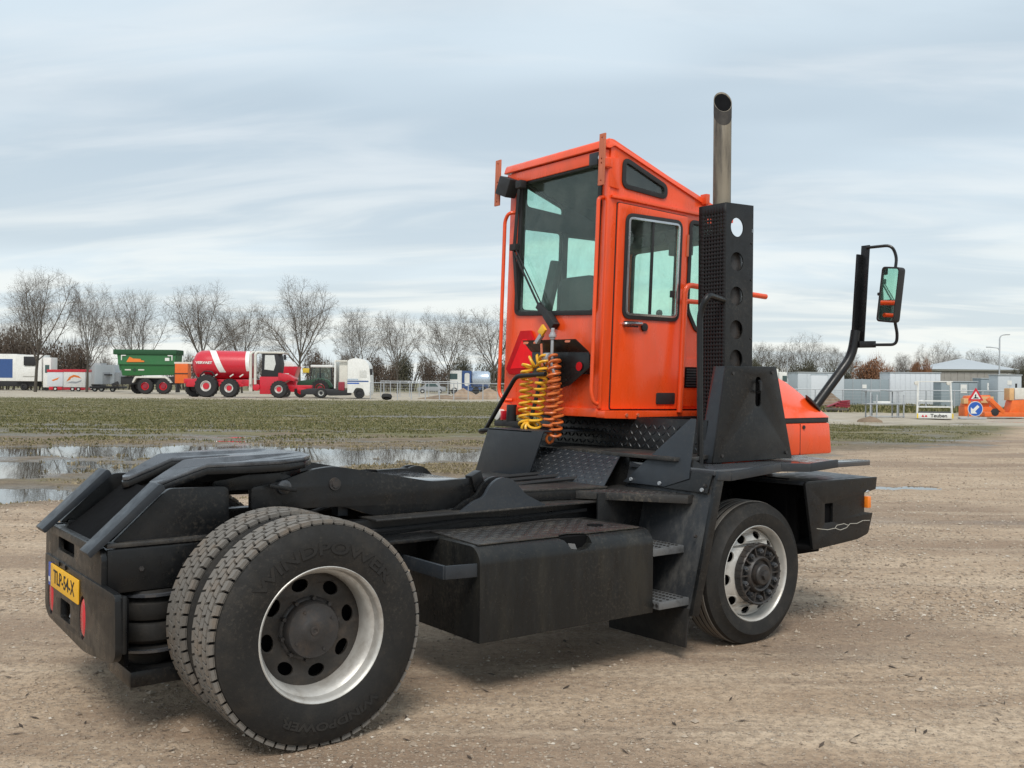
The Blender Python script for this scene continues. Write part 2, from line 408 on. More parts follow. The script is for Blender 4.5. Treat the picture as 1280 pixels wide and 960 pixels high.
# near side rear pair
t1 = make_tyre('tyre', RX, RZ, -.012, .285, RR, .292, True)
P(arc_text('WINDPOWER', .076, RX, RZ, -.0165, .385, R(90)), 'tyre_lettering', m_letter, t1, bevel=0, smooth=0)
P(arc_text('WINDPOWER', .05, RX, RZ, -.0165, .400, R(275)), 'tyre_lettering', m_letter, t1, bevel=0, smooth=0)
make_tyre('tyre', RX, RZ, .328, .285, RR, .292, True)
def rear_rim(y0, s, front=True):
    mb = MB().lathe((RX, y0, RZ), [(r, h*s) for r, h in [(.292, .02), (.304, .006), (.306, .0), (.302, -.003), (.294, .002), (.288, .016), (.284, .05), (.276, .058), (.268, .07), (.262, .085), (.258, .15), (.262, .16), (.262, .20), (.285, .27), (.3, .285)]], 72)
    o = P(mb, 'rim', m_silver, bevel=0)
    d = MB(); disc_with_holes(d, (RX, 0, RZ), y0+.158*s, .13, .262, 8, .029, .203, .041, .014, R(12), s)
    P(d, 'wheel_disc', m_rimdark, o, bevel=.003)
    b = MB().cyl((RX, y0, RZ), .25, .235*s, .24*s, 40); P(b, 'brake_drum', m_shade_soot, o, bevel=0)
    return o
rear_rim(0, 1)
hb = MB().lathe((RX, 0, RZ), [(.15, .21), (.15, .165), (.142, .15), (.132, .145), (.128, .105), (.122, .095), (.06, .092), (.055, .088), (.03, .087), (1e-4, .087)], 48)
hub = P(hb, 'hub', m_hub, bevel=0)
for k in range(10):
    a = 2*PI*k/10+.2; P(MB().cyl((RX+.140*math.cos(a), 0, RZ+.140*math.sin(a)), .010, .128, .158, 6), 'wheel_bolt', m_hub, hub, bevel=0)
for k in range(4):
    a = 2*PI*k/4+.5; P(MB().cyl((RX+.100*math.cos(a), 0, RZ+.100*math.sin(a)), .007, .088, .098, 6), 'cap_bolt', m_hub, hub, bevel=0)
P(MB().lathe((RX, 0, RZ), [(.022, .088), (.020, .083), (.012, .083), (.010, .087)], 16), 'cap_bolt', m_hub, hub, bevel=0)
# far side rear pair, far front wheel: only glimpsed under the frame
make_tyre('tyre', RX, RZ, 2*YC-.012*-1, .285, RR, .292, True, -1); make_tyre('tyre', RX, RZ, 2*YC-.34, .285, RR, .292, True, -1)
rear_rim(2*YC, -1)
make_tyre('tyre', FX, FZ, 2*YC-.06, .28, FR, .297, False, -1)
# near side front wheel
make_tyre('tyre', FX, FZ, .068, .285, FR, .297, False)
y0 = .085
fr = MB().lathe((FX, y0, FZ), [(.297, .02), (.304, .008), (.306, 0), (.301, -.003), (.294, .003), (.289, .018), (.284, .05), (.278, .075), (.272, .078), (.272, .12), (.272, .16), (.285, .25)], 72)
frim = P(fr, 'rim', m_silver, bevel=0)
d = MB(); disc_with_holes(d, (FX, 0, FZ), y0+.062,   .165, .274, 10, .025, .238, .036, .012, R(6)); dd_ = d
d.map(lambda p: Vector((p.x, p.y-.055*max(0, min(1, (.274-math.hypot(p.x-FX, p.z-FZ))/.1)), p.z)))
P(d, 'wheel_disc', m_silver, frim, bevel=.003)
P(MB().cyl((FX, y0, FZ), .27, .13, .135, 40), 'brake_drum', m_shade_soot, frim, bevel=0)
hb = MB().lathe((FX, 0, FZ), [(.187, .12), (.192, .085), (.192, .052), (.186, .045), (.178, .05), (.172, .075), (.12, .08), (.112, .05), (.104, .042), (.092, .05), (.088, .066), (.07, .066), (.066, .03), (.058, .022), (.02, .02), (1e-4, .02)], 48)
hub = P(hb, 'hub', m_hub, bevel=0)
for k in range(10):
    a = 2*PI*k/10+.3; c, s_ = math.cos(a), math.sin(a)
    P(MB().lathe((FX+.148*c, 0, FZ+.148*s_), [(1e-4, .034), (.008, .034), (.008, .045), (.016, .045), (.016, .08)], 8), 'wheel_bolt', m_greasy, hub, bevel=0)
bo = MB()
for k in range(26):                                     # ribbed guard ring round the bolts
    a = 2*PI*k/26; c, s_ = math.cos(a), math.sin(a)
    bo.obox((FX+.188*c, .07, FZ+.188*s_), (.007*c, 0, .007*s_), (-.006*s_, 0, .006*c), (0, .022, 0))
for k in range(10):
    a = 2*PI*(k+.5)/10+.3; c, s_ = math.cos(a), math.sin(a)
    bo.obox((FX+.148*c, .066, FZ+.148*s_), (.03*c, 0, .03*s_), (-.004*s_, 0, .004*c), (0, .014, 0))
tag(P(bo, 'bolt_guard', m_hub, hub, bevel=0), kind='stuff')
P(MB().cyl((FX, 0, FZ), .032, .0, .024, 6), 'hub_nut', m_hub, hub, bevel=.003)
ax = MB().cyl((RX, 0, RZ), .075, .3, 2.1, 20); ax.lathe((RX, 1.2, RZ), [(.08, -.3), (.2, -.14), (.21, 0), (.2, .14), (.08, .3)], 24); P(ax, 'rear_axle', m_black, bevel=0)
P(MB().box(FX-.06, .35, .40, FX+.06, 2.05, .52), 'front_axle', m_black)

# ---- chassis
for y in (.72, 1.60):
    P(MB().panel(rpoly([(-.70, .66), (-.45, .62), (4.15, .58), (4.15, .885), (-.70, .885)], .02), [], XZ(y), .08), 'frame_rail', m_black)
for y in (.64, 1.56): P(MB().box(.62, y, .8855, 2.3, y+.2, .897), 'rail_flange', m_deck)
for x in (-.55, .55, 1.2, 1.9): P(MB().box(x-.04, .80, .64, x+.04, 1.60, .86), 'cross_member', m_black)
P(MB().box(.5, .85, .9, .56, .93, 1.0), 'lift_stop', m_charcoal)

# rear end: bumper plate, end box, ramps
bp = MB().panel(rpoly([(.415, .70), (.40, .43), (.47, .392), (.93, .345), (1.66, .375), (1.735, .42), (1.735, .70)], [.03, .05, .05, .05, .05, .03, .01]),
    [circ(1.60, .500, .055, 20, .105), circ(.955, .500, .055, 20, .105), rrect(1.19, .42, 1.39, .52, .015)], YZ(-.785), .03)
bumper = P(bp, 'rear_bumper', m_black, bevel=.006)
P(MB().box(-.757, .40, .44, -.735, .43, .695), 'bumper_return', m_black, bumper, bevel=.01)
for y in (1.60, .955):
    P(MB().lathe((-.775, y, .500), [(.001, -.012), (.04, -.01), (.052, 0), (.052, .02)], 20, 0).map(lambda p, y=y: Vector((p.x, p.y, .5+(p.z-.5)*1.9))), 'tail_lamp', m_red, bevel=0)
P(MB().obox((-.74, 1.27, .465), (.0, .075, 0), (.012, 0, .04), (.003, 0, 0)), 'hitch_plate', m_galv)
P(MB().box(-.72, .5, .36, -.70, 1.7, .66), 'bumper_backing', m_shade_soot)
# licence plate
pf = ((-.787, 1.62, .552), (0, -1, 0), (0, 0, 1), (-1, 0, 0))
lp = P(MB().prism(rrect(.045, 0, .612, .118, .006), pf, .006), 'number_plate', m_plate, bevel=.001)
P(MB().prism(rrect(0, 0, .0455, .118, .004), pf, .0062), 'country_band', m_blue, lp, bevel=0)
tm = MB(); text(tm, 'TLP-54-X', .10, ((-.7935, 1.62-.328, .552+.057), (0, -1, 0), (0, 0, 1), (-1, 0, 0)), 1.08, .0004, .0008); P(tm, 'plate_lettering', m_ink, lp, bevel=0, smooth=0)
tm = MB(); text(tm, 'NL', .034, ((-.7935, 1.62-.022, .552+.03), (0, -1, 0), (0, 0, 1), (-1, 0, 0)), .8, .0008, .0008); P(tm, 'country_letters', m_white, lp, bevel=0, smooth=0)
for y in (1.40, 1.27): P(MB().cyl((-.787, y, .69), .012, -.004, .0, 10, 0), 'bolt_head', m_shade_soot, bumper, bevel=0)
eb = MB().panel(rpoly([(.66, .652), (1.755, .652), (1.755, .80), (1.72, .862), (.70, .862), (.66, .83)], [.01, .01, .03, .02, .02, .03]), [rrect(1.15, .755, 1.47, .822, .012)], YZ(-.778), .025)
endp = P(eb, 'end_plate', m_black, bevel=.005)
P(MB().box(-.752, .663, .655, -.12, .69, .858), 'end_box', m_black, bevel=.012)
P(MB().box(-.752, 1.72, .655, -.12, 1.75, .858), 'end_box', m_black, bevel=.012)
P(MB().box(-.745, .70, .83, -.5, 1.71, .852), 'step_tray', m_black, bevel=.008)
P(MB().box(-.73, 1.0, .66, -.70, 1.6, .84), 'pocket_back', m_shade_soot)
P(MB().box(-.752, .67, .862, -.05, .74, .885), 'box_flange', m_deck, bevel=.006)
for y in (.705, 1.655):
    P(MB().prism(rpoly([(-.735, .865), (-.50, 1.085), (-.46, 1.118), (-.17, 1.112), (-.165, .865)], [.02, .01, .02, .03, .01]), XZ(y), .035), 'ramp_support', m_black)
for y0_, y1_ in ((.66, .80), (1.56, 1.71)):
    r_ = MB()
    pr = rpoly([(-.84, .85), (-.825, .828), (-.492, 1.118), (-.503, 1.142), (-.52, 1.148)], [.006, .006, .006, .008, .01])
    r_.prism(pr, XZ(y0_), y1_-y0_); P(r_, 'ramp', m_charcoal, bevel=.006)
P(MB().obox((-.58, 1.2, .94), (.17, 0, .13), (0, .36, 0), (-.01, 0, .013)), 'ramp_gap_shade', m_shade_soot)  # black sheet painting in the shade between the ramps
# air spring
ab = MB().lathe((-.52, .80, 0), [(.01, .655), (.15, .652), (.155, .632), (.11, .625), (.125, .612), (.15, .59), (.155, .55), (.142, .515), (.118, .505), (.142, .495), (.155, .46), (.15, .42), (.125, .398), (.11, .392), (.15, .385), (.152, .362), (.11, .345), (.09, .30), (.12, .28)], 36, 2)
P(ab, 'air_spring', m_tyre, bevel=0)
P(MB().box(-.66, .62, .22, -.30, 1.0, .30), 'spring_seat', m_black, bevel=.02)
for zz in (0, -.258): P(MB().lathe((-.52, .80, zz), [(.152, .64), (.166, .637), (.166, .625), (.152, .622)], 36, 2), 'spring_ring', m_wet, bevel=0)
P(MB().cyl((-.52, 1.6, .5), .15, -.12, .12, 20, 2), 'air_spring', m_tyre, bevel=.03)

# fifth wheel: plate with throat, tipped down to the rear
def tip(p):
    a = R(1.5); x, z = p.x, p.z-1.15
    return Vector((x*math.cos(a)-z*math.sin(a), p.y, 1.198+x*math.sin(a)+z*math.cos(a)))
def horns(p):                                       # the two horns bend down
    k = max(0, -.26-p.x); return Vector((p.x, p.y, p.z-k*.46))
def plate_outline(d):
    o_ = [(-.48, .23), (-.47, .27), (-.38, .32), (-.24, .39), (-.05, .46), (.12, .475), (.27, .42), (.37, .28), (.41, .1)]
    i_ = [(-.46, .17), (-.36, .12), (-.26, .085), (-.20, .06), (-.05, .055), (.0, .04)]
    lo = [(x, YC-y) for x, y in o_]; hi = [(x, YC+y) for x, y in reversed(o_)]
    return inset(lo+hi+[(x, YC+y) for x, y in i_]+[(.02, YC)]+[(x, YC-y) for x, y in reversed(i_)], d)
fwm = MB().panel(plate_outline(.004), [], XY(1.158), .022); fwm.map(horns).map(tip); fifth = P(fwm, 'fifth_wheel', m_greasy, bevel=.005)
sk = MB().panel(plate_outline(.0), [], XY(1.122), .0355); sk.map(horns).map(tip); P(sk, 'fifth_wheel_casting', m_black, fifth, bevel=.006)
sk = MB().panel(rpoly([(-.2, YC-.34), (.1, YC-.42), (.3, YC-.32), (.36, YC), (.3, YC+.32), (.1, YC+.42), (-.2, YC+.34), (-.2, YC+.12), (-.02, YC+.08), (-.02, YC-.08), (-.2, YC-.12)], .03, 2), [], XY(1.03), .08); sk.map(tip); P(sk, 'fifth_wheel_rib', m_black, fifth, bevel=.012)
for y in (YC-.40, YC+.34):
    P(MB().prism(rpoly([(.06, .98), (.28, .98), (.24, 1.12), (.15, 1.16), (.08, 1.10)], .02), XZ(y), .06), 'pivot_foot', m_black, fifth)
P(MB().cyl((0.15, 0, 1.085), .038, .76, 1.64, 16), 'pivot_shaft', m_greasy, fifth, bevel=.004)
P(MB().bar((.06, .75, 1.10), (.20, .73, 1.07), .03, .02), 'release_handle', m_black, fifth)
P(MB().obox((-.12, YC-.14, 1.168), (.028, 0, .004), (0, .02, .004), (0, 0, .012)), 'grease_lump', m_steel, fifth)
# lift arms
ap = rpoly([(-.02, 1.09), (.12, 1.11), (.30, 1.165), (.42, 1.18), (.52, 1.168), (1.06, 1.066), (1.38, 1.072), (1.45, 1.04), (1.42, .905), (.68, .898), (.50, .962), (-.02, .972)], [.02, .06, .05, .05, .05, .05, .02, .05, .02, .05, .05, .02])
for y in (.785, 1.575):
    arm = P(MB().panel(ap, [], XZ(y), .04), 'lift_arm', m_black, bevel=.004)
    P(MB().lathe((.445, y, 1.085), [(.001, -.016), (.02, -.016), (.021, -.010), (.033, -.01), (.035, 0), (.035, .01)], 24), 'arm_pin', m_hub, arm, bevel=0)
P(MB().hexa([(.56, .83, 1.03), (1.36, .83, 1.03), (1.36, 1.57, 1.03), (.56, 1.57, 1.03), (.56, .83, 1.06), (1.36, .83, 1.055), (1.36, 1.57, 1.055), (.56, 1.57, 1.06)]), 'arm_deck', m_wet, bevel=.003)
P(MB().obox((.95, 1.38, 1.075), (.07, .02, 0), (-.01, .04, 0), (0, 0, .018)), 'dirt_clod', m_shade_soot, bevel=.01)
P(MB().cyl((.45, .8, 1.05), .03, 0, .8, 12), 'arm_shaft', m_black)
bd = rpoly([(1.17, .895), (1.27, .955), (1.335, .97), (1.375, 1.035), (1.44, 1.08), (1.53, 1.075), (1.60, 1.01), (1.64, .97), (1.80, .895)], [.01, .04, .03, .03, .04, .05, .05, .05, .01])
for y in (.655, .735, 1.63, 1.71): P(MB().panel(bd, [], XZ(y), .025), 'arm_bracket', m_charcoal if y < .7 else m_black)
P(MB().obox((1.37, .80, 1.055), (.035, 0, .015), (0, .035, 0), (-.015, 0, .045)), 'hinge_lug', m_black)
P(MB().cyl((1.49, .665, 1.0), .025, 0, 1.06, 14), 'hinge_pin', m_greasy)

# side tank with checker top
tk = MB().prism(rpoly([(.108, .30), (.80, .30), (.80, .79), (.165, .79), (.108, .735)], [.004, .01, .01, .05, .05], 5), YZ(.925), 1.235)
m_tank = M('tank_paint', (.0075, .0085, .0095), .36, spec=.36, speck=.13, dirt=(.045, .041, .032), damt=.45, ds=2.2, bump=.08, bs=30, stretch=(2.2, 2.2, .45))
tank = P(tk, 'side_tank', m_tank, bevel=.004)
bm_cut = MB().panel(rpoly([(.955, .175), (1.50, .175), (1.52, .205), (1.60, .225), (1.68, .20), (1.69, .175), (2.115, .175), (2.05, .66), (1.0, .70)], .01), [], XY(.7905), .007); P(bm_cut, 'tank_cover', m_deck, tank, bevel=.001)
ck = MB(); checker(ck, (.98, .235, .7975), (2.06, .235, .7975), (.98, .66, .7975), Vector((0, 0, 1)), .045, .003, .03); P(ck, 'checker_pattern', m_deck, tank, bevel=0, smooth=0)
P(MB().cyl((1.93, .36, 0), .05, .797, .8015, 24, 2), 'cover_hole_shade', m_shade_soot, tank, bevel=0)  # black disc laid on top, painted shade in place of an open hole
cut = MB().prism([(1.46, .84), (1.475, .79), (1.515, .772), (1.53, .742), (1.545, .722), (1.60, .715), (1.665, .722), (1.695, .745), (1.70, .775), (1.68, .80), (1.67, .84)], XZ(.05), .40).build('hole_cutter', m_shade_soot, None, 0, 0, T0)
cut.location = T0-T0; cut.parent = TR; bpy.context.view_layer.update()
bmod = tank.modifiers.new('torn', 'BOOLEAN'); bmod.object = cut; bmod.operation = 'DIFFERENCE'; bmod.solver = 'EXACT'
dg = bpy.context.evaluated_depsgraph_get(); nm_ = bpy.data.meshes.new_from_object(tank.evaluated_get(dg)); tank.modifiers.clear(); tank.data = nm_; tank.data.name = 'side_tank'
bpy.data.objects.remove(cut)
P(MB().box(1.50, .17, .70, 1.70, .44, .785), 'hole_shade', m_shade_soot, tank, bevel=0)  # black box in the cavity, its colour stands for the shade inside
m_stepz0 = M('torn_steel', (.16, .16, .16), .5)
P(MB().obox((1.575, .150, .735), (.025, 0, -.004), (0, .003, .0), (-.008, 0, .016)), 'torn_edge', m_stepz0, tank, bevel=0)
rl = MB(); rl.bar((.745, .16, .675), (.745, .70, .675), .022, .07); rl.bar((.745, .16, .675), (.922, .13, .675), .012, .07); P(rl, 'tank_guard', m_charcoal, tank, bevel=.005)
P(MB().box(.62, .5, .78, .93, .74, .80), 'tank_shelf', m_black)

# ---- steps, plates and catwalk behind the cab
def PL(a, b, c, d_, th, name, mat, parent=None, bevel=.003):
    a, b, c, d_ = map(Vector, (a, b, c, d_)); n = (b-a).cross(d_-a).normalized()*th
    return P(MB().hexa([a-n, b-n, c-n, d_-n, a, b, c, d_]), name, mat, parent, bevel)
# plate that closes the wheel arch to the rear
def ax_(z): return 2.40+(z-.25)*.262
m_dusty = M('dusty_charcoal', (.015, .018, .023), .48, speck=.3, spec=.4, dirt=(.12, .115, .105), damt=.75, ds=4.5, bump=.06, bs=40, stretch=(1.5, 1.5, .7))
arch = PL((ax_(.25), .035, .25), (ax_(1.1), .035, 1.1), (ax_(1.1), .80, 1.1), (ax_(.25), .80, .25), .02, 'arch_plate', m_dusty)
P(MB().bar((ax_(.26)+.02, .028, .26), (ax_(1.1)+.02, .028, 1.1), .028, .06, (1, 0, 0)), 'arch_edge', m_black)
def plank(pts, z, th, name, parent=None, mat=m_deck): return P(MB().panel(rpoly(pts, .012, 2), [], XY(z-th), th), name, mat, parent, bevel=.003)
pf_ = plank([(2.12, .77), (2.52, .175), (2.63, .20), (2.66, .92)], .955, .05, 'step_plate', mat=m_deck)
ck = MB(); checker(ck, (2.20, .70, .955), (2.52, .22, .955), (2.34, .80, .955), (0, 0, 1), .045, .003, .02); P(ck, 'checker_pattern', m_deck, pf_, bevel=0, smooth=0)
m_stepz = M('step_steel', (.17, .175, .18), .45, metal=.3, dirt=(.05, .05, .05), damt=.8, ds=12)
def grip_step(x0, y0_, x1, y1_, z):
    o = P(MB().box(x0, y0_, z-.045, x1, y1_, z), 'step_plate', m_stepz, bevel=.004)
    h = MB(); n1 = int((y1_-y0_)/.03)
    for j in range(n1):
        for i in range(4):
            h.cyl((x0+.03+i*(x1-x0-.05)/3.4, y0_+.02+j*.03, 0), .009, z-.001, z+.006, 6, 2)
        h.obox((x0-.001, y0_+.02+j*.03, z-.022), (.002, 0, 0), (0, .009, .006), (0, -.004, .008))
    P(h, 'grip_studs', m_deck, o, bevel=0); return o
grip_step(2.20, .175, 2.49, .62, .655)
grip_step(2.17, .065, 2.42, .62, .365)
PL((2.17, .62, .25), (2.17, .62, .95), (2.62, .62, .95), (2.40, .62, .25), .015, 'step_side', m_black)
# mud flap
mf = MB().hexa([(2.37, .05, .075), (2.395, .045, .30), (2.40, .74, .30), (2.385, .74, .055), (2.385, .05, .075), (2.41, .045, .30), (2.415, .74, .30), (2.40, .74, .055)])
mf.map(lambda p: Vector((p.x+.05*math.sin(3*p.y)*(.3-p.z), p.y, p.z))); P(mf, 'mud_flap', m_tyre, bevel=.002)
# upper step and sloping checker plate
A, B, Cc, Dd = (2.34, 1.93, .975), (2.34, .74, .975), (2.60, .86, 1.165), (2.60, 2.10, 1.17)
sp = PL(A, B, Cc, Dd, .008, 'checker_slope', m_charcoal)
ck = MB(); n = (Vector(B)-Vector(A)).cross(Vector(Dd)-Vector(A)).normalized()
checker(ck, Vector(A)+V(0, -.06, 0), Vector(B)+V(0, .02, 0), Vector(Dd)+V(0, -.15, 0), n, .042, .004, .02); P(ck, 'checker_pattern', m_charcoal, sp, bevel=0, smooth=0)
us = plank([(2.60, 2.10), (2.57, .34), (2.72, .30), (2.98, .40), (2.98, 2.15)], 1.176, .025, 'upper_step')
P(MB().box(2.62, .40, 1.115, 2.68, .44, 1.15), 'step_bracket', m_black)
PL((2.93, 2.2, 1.178), (2.93, .42, 1.178), (2.96, .42, 1.40), (2.96, 2.2, 1.40), .01, 'riser_plate', m_black)
ck = MB(); checker(ck, (2.929, 1.95, 1.185), (2.929, .45, 1.185), (2.957, 1.95, 1.395), (-1, 0, .13), .045, .005, .02); P(ck, 'checker_pattern', m_charcoal, TR, bevel=0, smooth=0)
PL((2.31, 2.17, .93), (2.31, 1.52, .93), (2.31, 1.33, 1.30), (2.31, 1.985, 1.30), .012, 'side_wing', m_charcoal)
P(MB().box(2.31, 1.46, 1.285, 2.9, 1.98, 1.30), 'wing_top', m_charcoal)
dk = MB().panel(rpoly([(1.72, .84), (2.36, .72), (2.36, 1.98), (1.72, 1.60)], .01), [], XY(.962), .012); P(dk, 'walkway_plate', m_deck, bevel=.002)
PL((1.72, .86, .90), (1.72, .86, .965), (2.36, .735, .965), (2.36, .735, .90), .012, 'walkway_edge', m_black)
P(MB().box(2.62, .80, .60, 2.70, 2.2, 1.15), 'bulkhead', m_black)
# gussets
g = MB().prism([(.80, .985), (.42, .985), (.225, 1.05), (.26, 1.42), (.30, 1.42)], YZ(2.56), .012); 
g.map(lambda p: Vector((p.x+(p.z-.98)*.25, p.y, p.z))); P(g, 'gusset_plate', m_charcoal)
g = MB().prism([(.43, .98), (.06, .975), (.05, 1.10), (.23, 1.17)], YZ(2.565), .012); g.map(lambda p: Vector((p.x+(p.z-.98)*.3, p.y, p.z))); P(g, 'gusset_plate', m_black)
for y, z in ((.72, 1.01), (.46, 1.005), (.10, .995)): P(MB().cyl((2.566, y, z), .012, -.012, 0, 8, 0), 'bolt_head', m_galv, bevel=0)

# ---- front fender deck, bumper
fd = MB().panel(rpoly([(2.60, .03), (3.30, .03), (3.78, .02), (3.80, -.0), (4.16, -.0), (4.16, .12), (3.95, .14), (4.2, .75), (2.60, .78)], .01, 2), [], XY(1.085), .035)
P(fd, 'fender_deck', m_wet, bevel=.006)
fe = MB(); 
for p, q in (((2.60, 1.085), (2.72, 1.075)), ((2.72, 1.075), (3.20, 1.11)), ((3.20, 1.11), (3.50, 1.095)), ((3.50, 1.095), (3.80, 1.11))):
    fe.bar((p[0], .018, p[1]), (q[0], .018, q[1]), .022, .055)
P(fe, 'fender_edge', m_charcoal, bevel=.005)
P(MB().box(2.64, .80, .50, 4.1, 1.6, 1.083), 'engine_bay', m_shade_soot)
P(MB().box(2.62, .10, .9, 2.66, .8, 1.084), 'arch_liner', m_shade_soot)
P(MB().box(3.56, .25, .50, 3.60, .8, 1.0), 'arch_liner', m_shade_soot)
fb = MB().panel(rpoly([(3.475, .985), (3.49, 1.0), (4.285, .995), (4.27, .91), (4.135, .892), (4.135, .758), (4.235, .745), (4.185, .605), (4.06, .575), (3.565, .545)], [.0, .0, .01, .005, .0, .005, .005, .02, .03, .01]), [rrect(3.685, .715, 3.775, .845, .008)], XZ(.03), .02)
fbo = P(fb, 'front_bumper', m_black, bevel=.005)
P(MB().hexa([(3.48, .05, .975), (4.27, .05, .975), (4.35, .6, .975), (3.42, .6, .975), (3.48, .05, .997), (4.28, .05, .992), (4.36, .6, .992), (3.42, .6, .997)]), 'bumper_shelf', m_charcoal, fbo)
P(MB().hexa([(3.56, .05, .545), (4.06, .05, .575), (4.2, 1.0, .50), (3.55, 1.0, .42), (3.56, .05, .57), (4.06, .05, .60), (4.2, 1.0, .54), (3.55, 1.0, .46)]), 'bumper_skid', m_shade_soot, fbo)
P(MB().box(3.60, .2, .55, 3.64, 1.0, .97), 'bumper_rib', m_shade_soot, fbo)
P(MB().box(3.66, .056, .70, 3.80, .30, .86), 'bumper_pocket', m_shade_soot, fbo)
P(MB().prism(rpoly([(.40, .60), (2.35, .60), (2.35, .97), (.40, .97)], .02), YZ(4.05), .10), 'front_beam', m_black, fbo)
P(MB().box(3.605, .30, .46, 4.0, 1.6, .968), 'bumper_gap_shade', m_shade_soot, fbo)  # added black block, fills the see-through gap with painted shade
P(MB().bar((3.62, .045, .99), (3.62, .045, 1.09), .05, .03), 'deck_post', m_charcoal, fbo)
P(MB().box(4.145, .008, .785, 4.185, .05, .868), 'side_marker', m_amber, bevel=.008)
P(MB().tube([(4.15, .027, .895), (4.16, .020, .905), (4.175, .022, .90)], .006, 6), 'lamp_wire', m_galv, bevel=0)
m_scratch = M('bare_primer', (.42, .40, .35), .6)
sc = MB(); pts = [(3.60, .685), (3.72, .668), (3.80, .672), (3.86, .655), (3.93, .665), (3.97, .69), (4.05, .685), (4.12, .70), (4.20, .695)]
pts2 = [(3.80, .672), (3.82, .69), (3.90, .695), (3.95, .68)]
for ps in (pts, pts2):
    for p, q in zip(ps, ps[1:]): sc.bar((p[0], .0295, p[1]), (q[0], .0295, q[1]), .002, .004)
P(sc, 'paint_scratch', m_scratch, fbo, bevel=0)

# ---- shroud, exhaust box and stack
sh = MB().panel(rpoly([(2.915, 1.125), (3.725, 1.13), (3.545, 1.762), (3.035, 1.757)], .008, 2), [rrect(3.33, 1.49, 3.385, 1.69, .027)], XZ(.33), .012)
shr = P(sh, 'stack_shroud', m_black, bevel=.003)
P(MB().hexa([(2.915, .342, 1.125), (2.927, .342, 1.125), (2.927, .47, 1.125), (2.915, .47, 1.125), (3.035, .342, 1.757), (3.047, .342, 1.757), (3.047, .45, 1.757), (3.035, .42, 1.757)]), 'shroud_return', m_charcoal, shr)
P(MB().tube([(3.36, .322, 1.66), (3.345, .30, 1.65), (3.34, .298, 1.60), (3.345, .322, 1.585)], .012, 8), 'shroud_latch', m_black, shr, bevel=0)
P(MB().box(3.2, .36, 1.13, 3.6, .40, 1.70), 'shroud_liner', m_shade_soot, shr)
BX0, BX1, BY0, BY1, BZ0, BZ1 = 3.128, 3.402, .42, .668, 1.30, 2.852
hl = [circ((BX0+BX1)/2-.028, z, .064, 24) for z in (2.696, 2.465, 2.233, 2.007, 1.808)]
box = P(MB().panel([(BX0, BZ0), (BX1, BZ0), (BX1, 2.70), (BX1-.012, 2.70), (BX1-.012, 2.675), (BX1, 2.675), (BX1, BZ1+.008), (BX0, BZ1)], hl, XZ(BY0), .008), 'exhaust_box', m_black, bevel=.002)
P(MB().panel([(BX0, BZ0), (BX1, BZ0), (BX1, BZ1), (BX0, BZ1)], [circ((BX0+BX1)/2-.028, 2.71, .075, 24)], XZ(BY1-.008), .008), 'inner_side', m_black, box)
# perforated rear face
pm = MB(); holes = []; py = .0255; 
nr = int((BZ1-.06-BZ0)/py)
for j in range(nr):
    for i in range(7):
        cy = BY0+.035+i*.0255; cz = BZ0+.03+j*py; holes.append([(cy-.006, cz-.0075), (cy+.006, cz-.0075), (cy+.006, cz+.0075), (cy-.006, cz+.0075)])
ys = [BY0]; 
for i in range(7): ys += [BY0+.035+i*.0255-.006, BY0+.035+i*.0255+.006]
ys.append(BY1-.008)
zs = [BZ0]
for j in range(nr): zs += [BZ0+.03+j*py-.006, BZ0+.03+j*py+.006]
zs.append(BZ1)
vs = [(BX0, y, z) for z in zs for y in ys]; k = len(ys); fs = []
for j in range(len(zs)-1):
    for i in range(k-1):
        if i % 2 and j % 2: continue
        fs.append((j*k+i, j*k+i+1, (j+1)*k+i+1, (j+1)*k+i))
o = P(MB().add(vs, fs), 'mesh_guard', m_guard, box, bevel=0); sm = o.modifiers.new('thickness', 'SOLIDIFY'); sm.thickness = .004
P(MB().box(BX0+.012, BY0+.032, BZ0, BX0+.016, BY1-.01, 2.66), 'guard_shade_sheet', m_shade_soot, box, bevel=0)  # black sheet added behind the mesh so its holes look shaded
P(MB().box(BX0+.004, BY0+.008, BZ0, BX0+.02, BY0+.03, BZ1), 'box_corner', m_black, box)
P(MB().box(BX1-.02, BY0+.008, BZ0, BX1-.002, BY1-.008, BZ0+.9), 'box_front', m_black, box)
P(MB().cyl(((BX0+BX1)/2+.03, (BY0+BY1)/2, 0), .092, 1.3, 2.60, 28, 2), 'silencer', m_hub, box, bevel=.01)
P(MB().panel([(BX0, BY0), (BX1, BY0), (BX1, BY1), (BX0, BY1)], [circ(3.222, .545, .068, 24)], XY(BZ1-.03), .006), 'box_lid', m_black, box)
# stack: cut on the slant, the mouth turned to the rear
PR, PX, PY = .0605, 3.222, .545
vs, n = [], 28; nb = V(-.62, -.78, 0)
for rr in (PR, PR-.003):
    for lev in range(3):
        for j in range(n):
            a = 2*PI*j/n; x, y = rr*math.cos(a), rr*math.sin(a)
            if lev == 0: z = 2.58
            elif lev == 1: z = 3.28
            else: z = 3.565-1.4*(x*nb.x+y*nb.y)
            vs.append((PX+x, PY+y, z))
fs = []
for b_ in (0, 3*n):
    for lev in range(2):
        for j in range(n): fs.append((b_+lev*n+j, b_+lev*n+(j+1) % n, b_+(lev+1)*n+(j+1) % n, b_+(lev+1)*n+j))
for j in range(n): fs.append((2*n+j, 2*n+(j+1) % n, 5*n+(j+1) % n, 5*n+j))
st = P(MB().add(vs, fs), 'exhaust_stack', m_exh, bevel=0)
tp = []
for dz_ in (-.09, .0008):
    tp += [(PX+(v[0]-PX)*1.012, PY+(v[1]-PY)*1.012, v[2]+dz_) for v in vs[2*n:3*n]]
